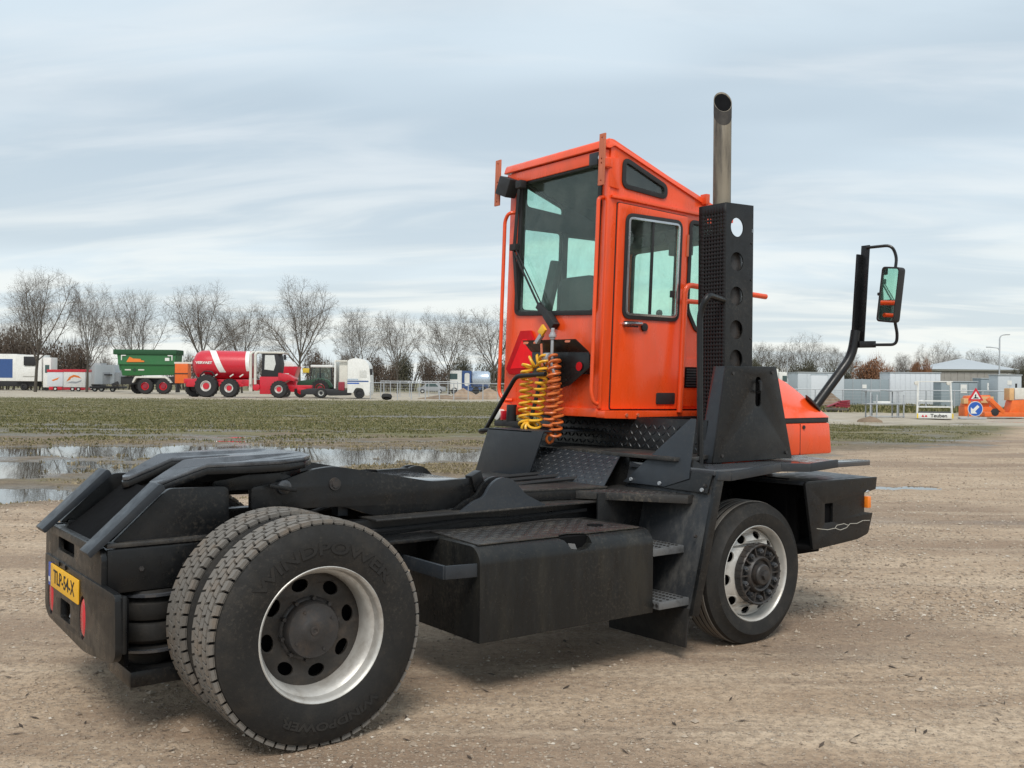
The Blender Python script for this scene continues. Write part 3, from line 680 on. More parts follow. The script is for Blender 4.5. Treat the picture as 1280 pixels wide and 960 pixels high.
P(MB().add(tp, [(j, (j+1) % n, n+(j+1) % n, n+j) for j in range(n)]), 'stack_tip', M('sooted_tip', (.03, .028, .027), .75, dirt=(.12, .105, .085), damt=.5, ds=9), st, bevel=0)
vs2 = [(PX+(v[0]-PX)*.94, PY+(v[1]-PY)*.94, v[2]-.012) for v in vs[2*n:3*n]]
P(MB().add(vs2, [tuple(range(n))]), 'stack_mouth', m_shade_soot, st, bevel=0)
P(MB().tube(bez([(2.80, .335, 1.12), (2.835, .38, 2.10), (2.86, .34, 2.215), (3.13, .44, 2.20)], .09, 6), .021, 12), 'grab_rail', m_black, bevel=0)

# ---- engine hood
def hoodsec(x, zt, yin): return [(x, .42, 1.135), (x, .42, 1.372), (x, yin, zt), (x, 1.06, zt), (x, 1.06, 1.135)]
lo = MB().box(3.62, .42, 1.135, 4.31, 1.04, 1.365)
lo.map(lambda p: Vector((p.x-(.03 if p.x > 4 and p.z > 1.3 else 0)+(.0), p.y, p.z))); hood = P(lo, 'engine_hood', m_orange, bevel=.02)
P(MB().box(3.62, .426, 1.365, 4.27, 1.035, 1.402), 'hood_strip', m_rubber, hood, bevel=.004)
xs = [(3.62, 1.70), (4.02, 1.70), (4.09, 1.66), (4.135, 1.61), (4.20, 1.51), (4.275, 1.404)]
vs = []
for x, zt in xs:
    q = zt-1.402; vs += [(x, .42, 1.402), (x, .42+q, zt), (x, 1.04, zt), (x, 1.04, 1.4015)]
fs = [(0, 1, 2, 3), tuple(range(len(vs)-4, len(vs)))[::-1]]
for i in range(len(xs)-1):
    for j in range(4): fs.append((i*4+j, i*4+(j+1) % 4, (i+1)*4+(j+1) % 4, (i+1)*4+j))
m_hood = M('glossy_orange_paint', (.90, .085, .013), .2, var=.04, vs=2, speck=.1, sc=(.34, .12, .06), dirt=(.55, .085, .03), damt=.3, ds=2.6, coat=.8, rv=.06)
P(MB().add(vs, fs), 'hood_top', m_hood, hood, bevel=.006)
P(MB().box(3.93, .4185, 1.14, 3.935, .4215, 1.36), 'hood_seam', m_rubber, hood, bevel=0)
hl = MB().cyl((3.97, .424, 1.335), .014, -.012, 0, 12); P(hl, 'hood_latch', m_rubber, hood, bevel=0)

# ---- right mirror on its arm
mb_ = P(MB().tube(bez([(4.215, .50, 1.485), (4.53, .41, 1.86), (4.56, .40, 2.05)], .12, 6), .036, 14), 'mirror_arm', m_black, bevel=0)
P(MB().cyl((4.20, .51, 0), .055, 1.49, 1.512, 16, 2).map(lambda p: Vector((p.x, p.y, p.z-(p.x-4.20)*.8+(p.y-.51)*.6))), 'arm_base', m_hub, mb_, bevel=.004)
mp = MB()
mp.hexa([(4.535, .415, 1.90), (4.60, .415, 1.90), (4.60, .43, 1.90), (4.535, .43, 1.90), (4.60, .415, 2.63), (4.665, .415, 2.63), (4.665, .43, 2.63), (4.60, .43, 2.63)])
mp.hexa([(4.60, .36, 1.93), (4.612, .36, 1.93), (4.612, .43, 1.93), (4.60, .43, 1.93), (4.665, .36, 2.70), (4.677, .36, 2.70), (4.677, .43, 2.70), (4.665, .43, 2.70)])
P(mp, 'mirror_post', m_black, mb_, bevel=.003)
P(MB().bar((4.55, .37, 1.945), (4.70, .33, 1.95), .03, .05), 'post_clamp', m_black, mb_)
mrod = bez([(4.66, .38, 2.68), (4.74, .22, 2.69), (4.76, .19, 2.60), (4.73, .185, 2.50), (4.72, .18, 2.13), (4.745, .17, 2.02), (4.745, .18, 1.945), (4.66, .35, 1.945)], .06, 5)
P(MB().tube(mrod, .0115, 8), 'mirror_rod', m_black, mb_, bevel=0)
# mirror head faces rearwards
mc = V(4.675, .20, 2.315); mn = V(-.988, .085, .0).normalized(); mu = Vector((0, 0, 1)).cross(mn).normalized(); mv = mn.cross(mu)
ct, st_ = math.cos(R(-7)), math.sin(R(-7)); mu, mv = mu*ct+mv*st_, mv*ct-mu*st_
mh = P(MB().prism(rrect(-.078, -.205, .078, .205, .03, 5), (mc-mn*.06, mu, mv, mn), .06), 'mirror_head', m_rubber, bevel=.01)
P(MB().panel(rrect(-.078, -.205, .078, .205, .03, 5), [rrect(-.068, -.192, .068, .192, .024, 5)], (mc-mn*.0, mu, mv, mn), .012), 'mirror_rim', m_rubber, mh, bevel=.003)
P(MB().prism(rrect(-.068, -.192, .068, .192, .024, 5), (mc+mn*.0005, mu, mv, mn), .004), 'mirror_pane', m_mirror, mh, bevel=0, smooth=0)
P(MB().cyl(tuple(mc-mu*.083+mv*.0), .012, -.012, .012, 12), 'mirror_knob', m_rubber, mh, bevel=0)

# ---- cab
CY0, CY1 = 1.15, 2.30
tri = rpoly([(2.80, 3.215), (3.225, 3.068), (3.222, 2.985), (2.80, 3.018)], [.06, .05, .05, .05], 5)
dwin = rrect(2.838, 2.108, 3.378, 2.822, .055, 5)
fwin = rpoly([(3.495, 2.85), (3.90, 2.82), (3.90, 2.06), (3.60, 2.03), (3.492, 2.19)], .05, 4)
side = [(2.68, 1.45), (3.94, 1.45), (3.94, 2.885), (3.526, 3.02), (2.72, 3.30), (2.68, 3.30)]
cab = C(MB().panel(side, [tri, dwin, fwin], XZ(CY0), .02), 'cab', m_orange)
lwin1, lwin2 = rrect(2.79, 2.2, 3.212, 2.872, .05), rrect(3.232, 2.1, 3.90, 2.852, .05)
C(MB().panel(side, [tri, lwin1, lwin2], XZ(CY1-.02), .02), 'cab_side', m_orange, cab)
rwin = rpoly([(1.245, 2.13), (2.18, 2.168), (2.155, 3.185), (1.235, 3.20)], .06, 5)
C(MB().panel([(CY0+.001, 1.45), (CY1-.001, 1.45), (CY1-.001, 3.28), (CY0+.001, 3.28)], [rwin], YZ(2.679), .02), 'cab_back', m_orange, cab)
C(MB().panel([(CY0+.021, 1.45), (CY1-.021, 1.45), (CY1-.021, 2.82), (CY0+.021, 2.82)], [rrect(1.24, 1.62, 2.22, 2.76, .06)], YZ(3.92), .02), 'cab_front', m_orange, cab)
rf = MB().prism(rpoly([(2.615, 3.262), (2.635, 3.325), (2.70, 3.338), (3.55, 3.052), (3.95, 2.925), (3.95, 2.875), (3.54, 3.012), (2.70, 3.285), (2.66, 3.262)], [.01, .02, .03, .05, .01, .01, .05, .02, .01]), XZ(1.135), 1.18)
rf.map(lambda p: Vector((p.x, 1.725+(p.y-1.725)*(1 if p.z < 3.0 or p.z-3.338+.335*(p.x-2.7) < -.03 else .955), p.z)))
C(rf, 'roof', m_orange, cab, bevel=.006)
C(MB().box(2.632, 1.16, 3.17, 2.676, 2.29, 3.255), 'roof_trim', m_orange, cab, bevel=.006)
C(MB().box(2.64, 1.24, 3.155, 2.677, 2.2, 3.175), 'roller_blind', m_rubber, cab)
C(MB().prism([(2.69, 2.925), (2.69, 2.945), (3.60, 2.915), (3.60, 2.893)], XZ(1.128), .022), 'rain_gutter', m_orange, cab)
C(MB().box(2.657, 1.14, 1.46, 2.678, 1.175, 3.16), 'corner_post', m_orange, cab, bevel=.008)
# lining
lin = MB()
lin.panel([(2.70, 1.47), (3.92, 1.47), (3.92, 2.86), (3.526, 2.99), (2.70, 3.26)], [tri, dwin, fwin], XZ(CY0+.021), .02)
lin.panel([(2.70, 1.47), (3.92, 1.47), (3.92, 2.86), (3.526, 2.99), (2.70, 3.26)], [inset(tri, .012), inset(lwin1, .014), inset(lwin2, .014)], XZ(CY1-.041), .02)
lin.hexa([(2.70, 1.2, 3.24), (3.95, 1.2, 2.83), (3.95, 2.25, 2.83), (2.70, 2.25, 3.24), (2.70, 1.2, 3.26), (3.95, 1.2, 2.85), (3.95, 2.25, 2.85), (2.70, 2.25, 3.26)])
lin.box(2.70, 1.2, 1.47, 3.95, 2.25, 1.50)
C(lin, 'cab_lining', m_dark, cab)
C(MB().box(3.70, 1.22, 2.74, 3.94, 2.24, 2.85), 'overhead_console', m_dark, cab, bevel=.01)
C(MB().box(3.72, 1.22, 1.50, 3.95, 2.24, 1.70), 'dashboard', m_dark, cab, bevel=.03)
cs = MB().prism(rrect(1.60, 1.95, 2.03, 2.455, .09), YZ(3.02), .13); cs.map(lambda p: Vector((p.x-.12*(p.z-1.95), p.y, p.z)))
seat = C(cs, 'seat', m_seat, cab, bevel=.03)
C(MB().prism(rrect(1.42, 1.86, 1.60, 2.22, .04), YZ(3.0), .12), 'armrest', m_seat, cab, bevel=.02)
C(MB().box(3.0, 1.48, 1.78, 3.55, 2.0, 1.93), 'seat_cushion', m_seat, cab, bevel=.04)
kb = MB().obox((2.95, 2.11, 2.33), (.03, 0, .0), (0, .05, .01), (0, -.08, .26)); C(kb, 'seat_belt_post', m_seat, cab, bevel=.015)
C(MB().lathe((3.62, 1.72, 2.08), [(.19, -.012), (.205, 0), (.19, .012), (.178, 0), (.19, -.012)], 28, 2), 'steering_wheel', m_seat, cab, bevel=0)
C(MB().bar((3.8, 1.72, 1.8), (3.62, 1.72, 2.07), .06, .06), 'steering_column', m_seat, cab)
C(MB().box(2.86, 1.185, 2.12, 2.90, 1.21, 2.40), 'door_pull', m_redd, cab)
# seals and glazing
def glaze(loop, frame, nm, g=g_cab, wd=.02, proud=.010, s=1):
    O, U, Vv, Nn = map(Vector, frame)
    out_l = inset(loop, -.012)
    f = C(MB().panel(out_l, [inset(loop, wd)], (O-Nn*proud, U, Vv, Nn), proud+.012), 'window_seal', m_rubber, cab, bevel=.003)
    return C(MB().prism(inset(loop, wd-.004), (O+Nn*.006, U, Vv, Nn), .004), nm, g, cab, bevel=0, smooth=0)
glaze(tri, XZ(CY0), 'quarter_window', g_dark); glaze(fwin, XZ(CY0), 'side_window')
glaze(tri, XZ(CY1, -1), 'quarter_window'); glaze(lwin1, XZ(CY1, -1), 'side_window'); glaze(lwin2, XZ(CY1, -1), 'side_window')
glaze(rwin, YZ(2.679), 'rear_window', wd=.022, proud=.012)
glaze(rrect(1.24, 1.62, 2.22, 2.76, .06), YZ(3.94, -1), 'windscreen')
# door
dl_ = rpoly([(2.755, 1.458), (3.452, 1.452), (3.452, 2.872), (2.755, 2.898)], .012, 2)
C(MB().panel(inset(dl_, -.007), [dwin], XZ(CY0-.004), .0035), 'door_gap', m_rubber, cab, bevel=0)
door = C(MB().panel(dl_, [inset(dwin, -.006)], XZ(CY0-.016), .0115), 'door', m_orange, bevel=.004)
C(MB().panel(inset(dwin, -.014), [inset(dwin, .012)], XZ(CY0-.026), .016), 'window_seal', m_rubber, door, bevel=.003)
C(MB().panel(inset(dwin, .012), [inset(dwin, .028)], XZ(CY0-.029), .016), 'window_frame', m_steel, door, bevel=.002)
C(MB().prism(inset(dwin, .026), XZ(CY0-.012), .004), 'door_window', g_cab, door, bevel=0, smooth=0)
C(MB().box(3.09, CY0-.022, 2.135, 3.108, CY0-.004, 2.80), 'window_divider', m_rubber, door)
C(MB().box(3.30, CY0-.026, 2.27, 3.335, CY0-.008, 2.32), 'window_catch', m_rubber, door)
h_ = MB().tube(bez([(2.84, CY0-.016, 2.058), (2.84, CY0-.045, 2.058), (3.0, CY0-.045, 2.064), (3.0, CY0-.016, 2.064)], .015), .012, 8)
C(h_, 'door_handle', m_steel, door, bevel=0)
C(MB().box(2.845, CY0-.02, 2.04, 2.99, CY0-.014, 2.08), 'handle_pocket', m_rubber, door)
C(MB().cyl((3.045, CY0, 2.042), .03, -.03, -.012, 20), 'door_lock', m_rubber, door, bevel=.004)
vn = C(MB().prism(rrect(3.195, 1.488, 3.385, 1.572, .014), XZ(CY0-.024), .01), 'door_vent', m_rubber, door, bevel=.002)
for z in (2.70, 2.62, 1.75): C(MB().cyl((3.458, CY0-.018, 0), .010, z-.04, z+.04, 8, 2), 'hinge', m_orfade, door, bevel=0)
# sill, rails, grille, marker
sl = MB().panel(rpoly([(2.655, 1.395), (3.98, 1.355), (3.98, 1.435), (2.655, 1.448)], .008, 2), [], XZ(1.085), .09)
C(sl, 'cab_sill', m_orange, cab, bevel=.006)
C(MB().box(2.655, 1.17, 1.40, 2.70, 2.31, 1.462), 'rear_sill', m_orange, cab, bevel=.006)
C(MB().box(2.70, 1.15, 1.41, 3.97, 2.3, 1.447), 'cab_floor', m_shade_soot, cab)
for x in (2.86, 2.97): C(MB().cyl((x, 1.085, 1.415), .012, -.01, 0, 8), 'sill_bolt', m_orfade, cab, bevel=0)
P(MB().box(3.0, .9, 1.13, 4.0, 2.25, 1.40), 'cab_mount', m_shade_soot)
gp = [(2.676, 1.19, 2.93), (2.615, 1.19, 2.925), (2.612, 1.185, 2.6), (2.612, 1.185, 1.57), (2.63, 1.175, 1.50), (2.676, 1.165, 1.49)]
C(MB().tube(bez(gp, .05), .0145, 10), 'grab_rail', m_orange, cab, bevel=0)
gp = [(2.676, 2.20, 2.955), (2.615, 2.23, 2.955), (2.612, 2.275, 2.90), (2.612, 2.275, 1.56), (2.62, 2.22, 1.50), (2.676, 2.19, 1.50)]
C(MB().tube(bez(gp, .05), .0145, 10), 'grab_rail', m_orange, cab, bevel=0)
C(MB().tube(bez([(3.385, 1.075, 1.43), (3.39, 1.075, 2.365), (4.30, 1.075, 2.33)], .07), .021, 12), 'entry_rail', m_orange, cab, bevel=0)
C(MB().tube([(3.39, 1.075, 2.245), (3.8, 1.075, 2.245)], .018, 10), 'entry_rail', m_orange, cab, bevel=0)
C(MB().box(3.475, 1.14, 1.47, 3.70, 1.152, 1.83), 'grille_panel', m_orange, cab)
for k in range(7): C(MB().box(3.50, 1.128, 1.62+k*.02, 3.66, 1.14, 1.632+k*.02), 'grille_slat', m_rubber, cab, bevel=0)
C(MB().box(3.49, 1.136, 1.61, 3.67, 1.139, 1.765), 'grille_back', m_shade_soot, cab)
C(MB().box(3.60, 1.10, 2.98, 3.64, 1.16, 3.055), 'roof_bracket', m_orange, cab)
# lamp bars and work lamps
for y0_, y1_, z0_, z1_ in ((2.312, 2.375, 3.018, 3.372), (1.103, 1.16, 2.995, 3.346)):
    b_ = C(MB().panel([(y0_, z0_), (y1_, z0_), (y1_, z1_), (y0_, z1_)], [circ((y0_+y1_)/2, z, .008, 8) for z in (z0_+.03, z0_+.15, z0_+.18, z1_-.03)], YZ(2.575), .012), 'lamp_bar', m_orfade, cab, bevel=.002)
C(MB().box(2.588, 1.13, 3.13, 2.68, 1.15, 3.19), 'bar_bracket', m_orange, cab)
C(MB().panel([(2.66, 3.0), (2.76, 2.99), (2.745, 3.20), (2.60, 3.20), (2.60, 3.13), (2.66, 3.12)], [], XZ(1.138), .01), 'bar_bracket', m_orange, cab)
C(MB().obox((2.60, 2.24, 3.15), (.05, 0, 0), (0, .07, .025), (0, -.03, .065)), 'work_lamp', m_rubber, cab, bevel=.01)
C(MB().obox((2.60, 2.07, 3.145), (.03, 0, 0), (0, .035, 0), (0, 0, .03)), 'lamp_foot', m_rubber, cab, bevel=.01)
C(MB().obox((2.62, 1.23, 3.19), (.035, 0, 0), (0, .045, 0), (0, 0, .045)), 'work_lamp', m_charcoal, cab, bevel=.01)
C(MB().cyl((2.61, 1.155, 3.19), .018, -.03, .02, 12, 0), 'lamp_bulb', m_steel, cab, bevel=0)
# wiper
w_ = MB(); w_.bar((2.655, 1.66, 2.07), (2.645, 1.86, 2.22), .03, .05); w_.bar((2.645, 1.84, 2.20), (2.635, 2.20, 2.68), .012, .012); w_.bar((2.645, 1.80, 2.20), (2.64, 2.17, 2.68), .008, .008)
w_.obox((2.645, 2.185, 2.685), (.02, 0, 0), (0, .035, 0), (0, 0, .025)); w_.obox((2.645, 1.70, 2.10), (.03, 0, 0), (0, .05, .05), (0, -.02, .02)); w_.bar((2.645, 2.19, 2.68), (2.655, 2.13, 2.2), .012, .025); w_.bar((2.645, 2.185, 2.68), (2.655, 2.165, 3.15), .012, .025)
C(w_, 'rear_wiper', m_rubber, cab, bevel=.002)
# red triangle
t3 = rpoly([(2.085, 2.035), (1.965, 2.035), (1.79, 1.775), (1.79, 1.715), (2.205, 1.70), (2.255, 1.745)], .005, 2)
tr = C(MB().prism(t3, YZ(2.655), .02), 'warning_triangle', m_redd, cab, bevel=.003)
C(MB().prism([(2.05, 1.97), (2.0, 1.97), (1.83, 1.755), (2.19, 1.745)], YZ(2.652), .004), 'triangle_centre', m_refl, tr, bevel=0)
# air coupling bracket and coiled hoses
br = C(MB().prism(rpoly([(1.21, 1.855), (1.86, 1.87), (1.84, 1.70), (1.50, 1.60), (1.40, 1.625), (1.20, 1.745)], .01, 2), YZ(2.60), .008), 'coupling_bracket', m_black, cab)
C(MB().hexa([(2.60, 1.205, 1.855), (2.60, 1.86, 1.868), (2.594, 1.86, 1.868), (2.594, 1.205, 1.855), (2.53, 1.275, 1.945), (2.53, 1.885, 1.952), (2.524, 1.885, 1.952), (2.524, 1.275, 1.945)]), 'bracket_lip', m_black, br)
C(MB().box(2.614, 1.25, 1.70, 2.678, 1.80, 1.84), 'bracket_box', m_black, br)
for y in (1.84, 1.72, 1.36): C(MB().obox((2.528, y, 1.935), (.008, 0, .01), (0, .022, 0), (0, .006, .004)), 'hose_slot', m_orfade, br)
C(MB().cyl((2.592, 1.30, 1.755), .032, -.004, .0, 16, 0), 'red_spot', m_redd, br, bevel=0)
ft = MB()
ft.cyl((2.52, 1.52, 0), .02, 1.95, 2.0, 12, 2); ft.cyl((2.52, 1.52, 0), .028, 1.965, 1.985, 12, 2); ft.cyl((2.52, 1.52, 0), .014, 2.0, 2.03, 10, 2); ft.cyl((2.52, 1.52, 0), .012, 1.84, 1.95, 10, 2)
ft.bar((2.52, 1.70, 1.93), (2.52, 1.64, 1.99), .03, .03); ft.cyl((2.53, 1.58, 1.82), .035, -.03, .03, 14)
C(ft, 'hose_coupling', m_galv, br, bevel=.002)
C(MB().bar((2.515, 1.66, 1.99), (2.515, 1.61, 2.04), .02, .06), 'coupling_lever', m_yel, br)
def coil(path, rc, turns, r=.0088, n=18):
    path = [Vector(p) for p in path]; Ls = [0]
    for a, b in zip(path, path[1:]): Ls.append(Ls[-1]+(b-a).length)
    pts = []; N_ = int(turns*n); prev = None
    for i in range(N_+1):
        s = Ls[-1]*i/N_; k = max(j for j in range(len(path)-1) if Ls[j] <= s+1e-9); f = (s-Ls[k])/(Ls[k+1]-Ls[k])
        p = path[k].lerp(path[k+1], f)
        k2 = min(k+1, len(path)-2); t = ((path[k+1]-path[k]).lerp(path[k2+1]-path[k2], f)).normalized()
        a = V(1, 0, 0); a = (a-t*a.dot(t)).normalized(); b = t.cross(a); w = 2*PI*i/n
        e = min(1, i/8, (N_-i)/8)
        pts.append(p+(a*math.cos(w)+b*math.sin(w))*rc*e)
    return pts
def hose(path, rc, turns, mt, **k):
    return C(MB().tube(coil(bez(path, .16, 8), rc, turns), .0102, 7), 'coiled_hose', mt, cab, bevel=0, **k)
hx = 2.50
hose([(2.56, 1.68, 1.80), (hx, 1.77, 1.79), (hx, 1.785, 1.56), (hx, 1.785, 1.30), (hx, 1.665, 1.30), (hx, 1.62, 1.56), (hx, 1.58, 1.74), (2.53, 1.60, 1.84)], .043, 26, m_yel)
hose([(2.53, 1.50, 1.84), (hx, 1.46, 1.72), (hx, 1.47, 1.46), (hx, 1.52, 1.245), (hx+.03, 1.47, 1.245), (hx+.04, 1.45, 1.42), (hx+.04, 1.52, 1.72), (2.55, 1.56, 1.80)], .040, 27, m_redhose)
C(MB().tube([(2.53, 1.66, 1.92), (2.51, 1.62, 1.80), (2.50, 1.60, 1.75)], .009, 6), 'hose_tail', m_orfade, br, bevel=0)
C(MB().tube(bez([(2.52, 1.52, 1.86), (2.50, 1.50, 1.76), (2.51, 1.47, 1.70)], .04), .009, 6), 'hose_tail', m_galv, br, bevel=0)
C(MB().tube(bez([(2.60, 1.70, 1.75), (2.52, 1.62, 1.82), (2.52, 1.56, 1.76), (2.6, 1.52, 1.70)], .05), .014, 8), 'air_pipe', m_galv, br, bevel=0)
C(MB().bar((2.57, 1.67, 1.75), (2.52, 1.75, 1.33), .012, .03), 'hose_strap', m_charcoal, br)
# black rail and clutter at the far rear corner
P(MB().tube(bez([(2.40, 1.99, 1.285), (2.33, 2.14, 1.27), (2.42, 2.20, 1.25), (2.44, 1.82, 1.685), (2.46, 1.50, 1.70)], .05), .017, 10), 'grab_rail', m_black, bevel=0)
C(MB().bar((2.60, 1.98, 1.42), (2.60, 2.22, 1.46), .05, .06), 'lamp_arm', m_orange, cab)
C(MB().cyl((2.56, 2.03, 0), .04, 1.335, 1.47, 16, 2), 'warning_horn', m_rubber, cab, bevel=.008)
C(MB().box(2.52, 1.86, 1.30, 2.66, 2.2, 1.345), 'lamp_base', m_rubber, cab, bevel=.01)
C(MB().cyl((2.55, 2.17, 1.39), .042, -.03, .03, 16, 0), 'rear_lamp', m_white, cab, bevel=.006)
C(MB().box(2.53, 2.11, 1.35, 2.58, 2.135, 1.42), 'rear_lamp', m_red, cab)

# ---- cables, bolts and clutter
for k, (y_, z_) in enumerate(((.705, .845), (.70, .80), (.706, .765))):
    P(MB().tube([(.35+.3*j, y_-.012*math.sin(j*1.3+k), z_-.018*abs(math.sin(j*1.1+k))) for j in range(7)], .011-.002*k, 6), 'frame_cable', m_rubber if k != 1 else m_hub, bevel=0)
for x_ in (.58, .68, .78, 2.2, 2.3): P(MB().cyl((x_, .72, .70), .016, -.014, .002, 6), 'frame_bolt', m_hub, bevel=0)
for x_ in (-.60, -.40, -.25): P(MB().cyl((x_, .663, .76), .012, -.008, .002, 6), 'box_bolt', m_hub, bevel=0)
for y_ in (1.05, 1.25, 1.45): P(MB().tube(bez([(.42, y_, .90), (.9, y_+.02, 1.0), (1.5, y_, .93), (1.9, y_+.05, .98), (2.5, y_, 1.0)], .2), .014, 8), 'air_line', m_rubber, bevel=0)
P(MB().tube(bez([(-.52, .80, .66), (-.45, .78, .74), (-.30, .80, .70), (-.1, .95, .75)], .06), .012, 8), 'air_line', m_rubber, bevel=0)
for z_ in (.72, 1.02): P(MB().cyl((2.46+(z_-.6)*.26, 0.09, z_), .011, -.012, .0, 8), 'arch_bolt', m_hub, bevel=0)
for x_, z_ in ((3.0, 1.17), (3.66, 1.17), (3.10, 1.71), (3.50, 1.72)): P(MB().cyl((x_, .33, z_), .011, -.009, .0, 8), 'shroud_bolt', m_hub, shr, bevel=0)
for z_ in (1.95, 2.35, 2.6): P(MB().cyl((3.385, .42, z_), .007, -.006, .0, 8), 'box_rivet', m_hub, box, bevel=0)
C(MB().box(3.55, 1.28, 2.62, 3.68, 1.42, 2.72), 'cab_monitor', m_seat, cab, bevel=.01)
C(MB().box(3.30, 1.22, 1.90, 3.60, 1.40, 2.02), 'side_console', m_seat, cab, bevel=.02)
C(MB().tube([(3.42, 1.32, 2.0), (3.40, 1.34, 2.16)], .012, 8), 'control_lever', m_seat, cab, bevel=0); C(MB().lathe((3.40, 1.34, 2.17), [(1e-3, -.03), (.022, -.015), (.026, 0), (.02, .02), (1e-3, .028)], 12, 2), 'lever_knob', m_seat, cab, bevel=0)
for y_ in (1.4, 1.62, 1.86): C(MB().cyl((3.69, y_, 2.795), .03, -.01, .02, 14, 0), 'air_vent', m_seat, cab, bevel=0)
C(MB().box(2.72, 1.30, 2.10, 2.80, 1.75, 2.16), 'parcel_shelf', m_seat, cab, bevel=.01)
C(MB().tube(bez([(2.73, 2.2, 3.1), (2.74, 2.21, 2.7), (2.73, 2.2, 2.2)], .1), .008, 6), 'cab_wire', m_rubber, cab, bevel=0)

# ================================================================== the yard
EZ = math.atan2(-.6, .8)                       # site grid: l runs to the right, d away from the gate
def E(l, d, z=0): return Vector((-2.01+.8*l+.6*d, -4.063-.6*l+.8*d, z))
rngen = np.random.default_rng(7); random.seed(7)
_perm = rngen.random((256, 256))
def vnoise(x, y):
    xi = np.floor(x).astype(int); yi = np.floor(y).astype(int); fx = x-xi; fy = y-yi
    fx = fx*fx*(3-2*fx); fy = fy*fy*(3-2*fy); g = lambda a, b: _perm[a & 255, b & 255]
    return (g(xi, yi)*(1-fx)+g(xi+1, yi)*fx)*(1-fy)+(g(xi, yi+1)*(1-fx)+g(xi+1, yi+1)*fx)*fy
def fbm(x, y, o=4):
    r = 0; a = .5
    for k in range(o): r = r+a*vnoise(x*2**k+17*k, y*2**k+31*k); a *= .5
    return r
# shallow basins that hold rain water: l, d, half length, half width, depth, turn
BAS = [(-7.6, 14.3, 3.2, 1.0, .13, .12), (-9.8, 18.8, 4.8, 1.7, .13, .15), (-13, 16.5, 4.0, 2.6, .11, .2), (-6.4, 23.6, 4.9, 1.7, .17, -.05), (-1.6, 23.3, 4.4, 1.5, .165, .05), (2.6, 22.8, 3, 1.3, .15, .1), (-12, 23.2, 3.8, 1.3, .14, .0), (-3.4, 20.6, 2.6, .8, .085, .05), (-4.2, 17.8, 1.6, .55, .08, .1),
       (-18, 21, 5, 3, .12, .1), (-7.0, 47.5, 4.5, 1.3, .09, .05), (-3.4, 48.5, 2.6, 1.0, .09, 0), (-16.5, 36.5, 2.2, .9, .09, .1), (-9.3, 33.0, 6, .8, .075, .03), (-2.8, 35, 4, .6, .07, -.03), (6.55, 16.6, .85, .55, .10, .1), (-14, 30, 3.0, .6, .06, 0), (1.2, 31, 3, .6, .06, 0), (-22, 27, 5, 1.2, .09, .1)]
WL = -.056
def height(l, d):
    edge = 17.5+.80*l+0.8*np.maximum(0, l-13)
    field = np.clip((d-edge+2)/3.0, 0, 1)
    h = (fbm(l*1.3, d*1.3, 4)-.5)*(.02+.085*field)+(fbm(l*.25, d*.25, 3)-.5)*(.03+.05*field)+(fbm(l*6, d*6, 3)-.5)*.014
    w = (fbm(l*.55+9, d*.9+3, 5)-.5)
    wob = (fbm(l*1.7, d*2.6, 4)-.5)
    for (bl, bd, sl, sw, dep, tn) in BAS:
        x = (l-bl)+tn*(d-bd); y = (d-bd)-tn*(l-bl)
        q = (x/sl)**2+(y/sw)**2
        h = h-dep*np.exp(-np.clip(q*(1+w*1.0), 0, 40)**1.3)*(1+wob*2.1)
    # wheel ruts across the field
    rut = np.exp(-((d-29-.05*l-1.2*np.sin(l*.3))/.35)**2)+np.exp(-((d-31.2-.05*l-1.2*np.sin(l*.3))/.35)**2)
    h = h-.05*rut*field*(fbm(l*.7, d*.7, 2)+.4)
    # wheel tracks pressed into the gravel
    for off, tn, dep in ((5.2, .10, .02), (7.0, .10, .02), (8.9, -.06, .018), (10.6, -.06, .018), (13.6, .16, .016), (15.2, .16, .016), (3.9, .25, .014)):
        y = d-off-tn*l-.35*np.sin(l*.42+off)
        k = np.exp(-(y/.17)**2); h = h-(1-field)*k*dep*(.3+1.2*fbm(l*.5+off, d*.5, 2))+(1-field)*dep*.35*np.exp(-((np.abs(y)-.27)/.09)**2)
    near = np.clip((np.hypot(l*.8+.6*d-3.5, d*.8-.6*l-5.2)-2.6)/2, 0, 1)     # flat under the tractor
    fade = np.clip((400-d)/300, 0, 1)
    return (h*near-.006*(1-near))*fade
# one sheet out to the horizon, finer towards the gate
ang = np.concatenate([np.linspace(-180, -36, 30)[:-1], np.linspace(-36, 36, 330), np.linspace(36, 180, 30)[1:-1]])
rad = np.concatenate([[0.05], np.geomspace(.8, 4000, 640)])
A_, R_ = np.meshgrid(np.radians(ang), rad)
gl = R_*np.sin(A_); gd = R_*np.cos(A_); gz = height(gl, gd)
gx = -2.01+.8*gl+.6*gd; gy = -4.063-.6*gl+.8*gd
na, nr = len(ang), len(rad)
co = np.stack([gx, gy, gz], -1).reshape(-1, 3)
ii = np.arange(nr-1)[:, None]*na+np.arange(na)[None, :]; jj = np.arange(nr-1)[:, None]*na+((np.arange(na)+1) % na)[None, :]
quad = np.stack([ii, jj, jj+na, ii+na], -1).reshape(-1, 4)
def np_mesh(name, co, faces, mat, smooth=True):
    me = bpy.data.meshes.new(name); k = faces.shape[1]
    me.vertices.add(len(co)); me.vertices.foreach_set('co', co.astype(np.float32).ravel())
    me.loops.add(faces.size); me.loops.foreach_set('vertex_index', faces.astype(np.int32).ravel())
    me.polygons.add(len(faces)); me.polygons.foreach_set('loop_start', np.arange(0, faces.size, k, dtype=np.int32))
    try: me.polygons.foreach_set('loop_total', np.full(len(faces), k, dtype=np.int32))
    except Exception: pass
    me.polygons.foreach_set('use_smooth', np.full(len(faces), smooth))
    me.update(calc_edges=True); me.validate(); me.materials.append(mat)
    o = bpy.data.objects.new(name, me); COL.objects.link(o); return o

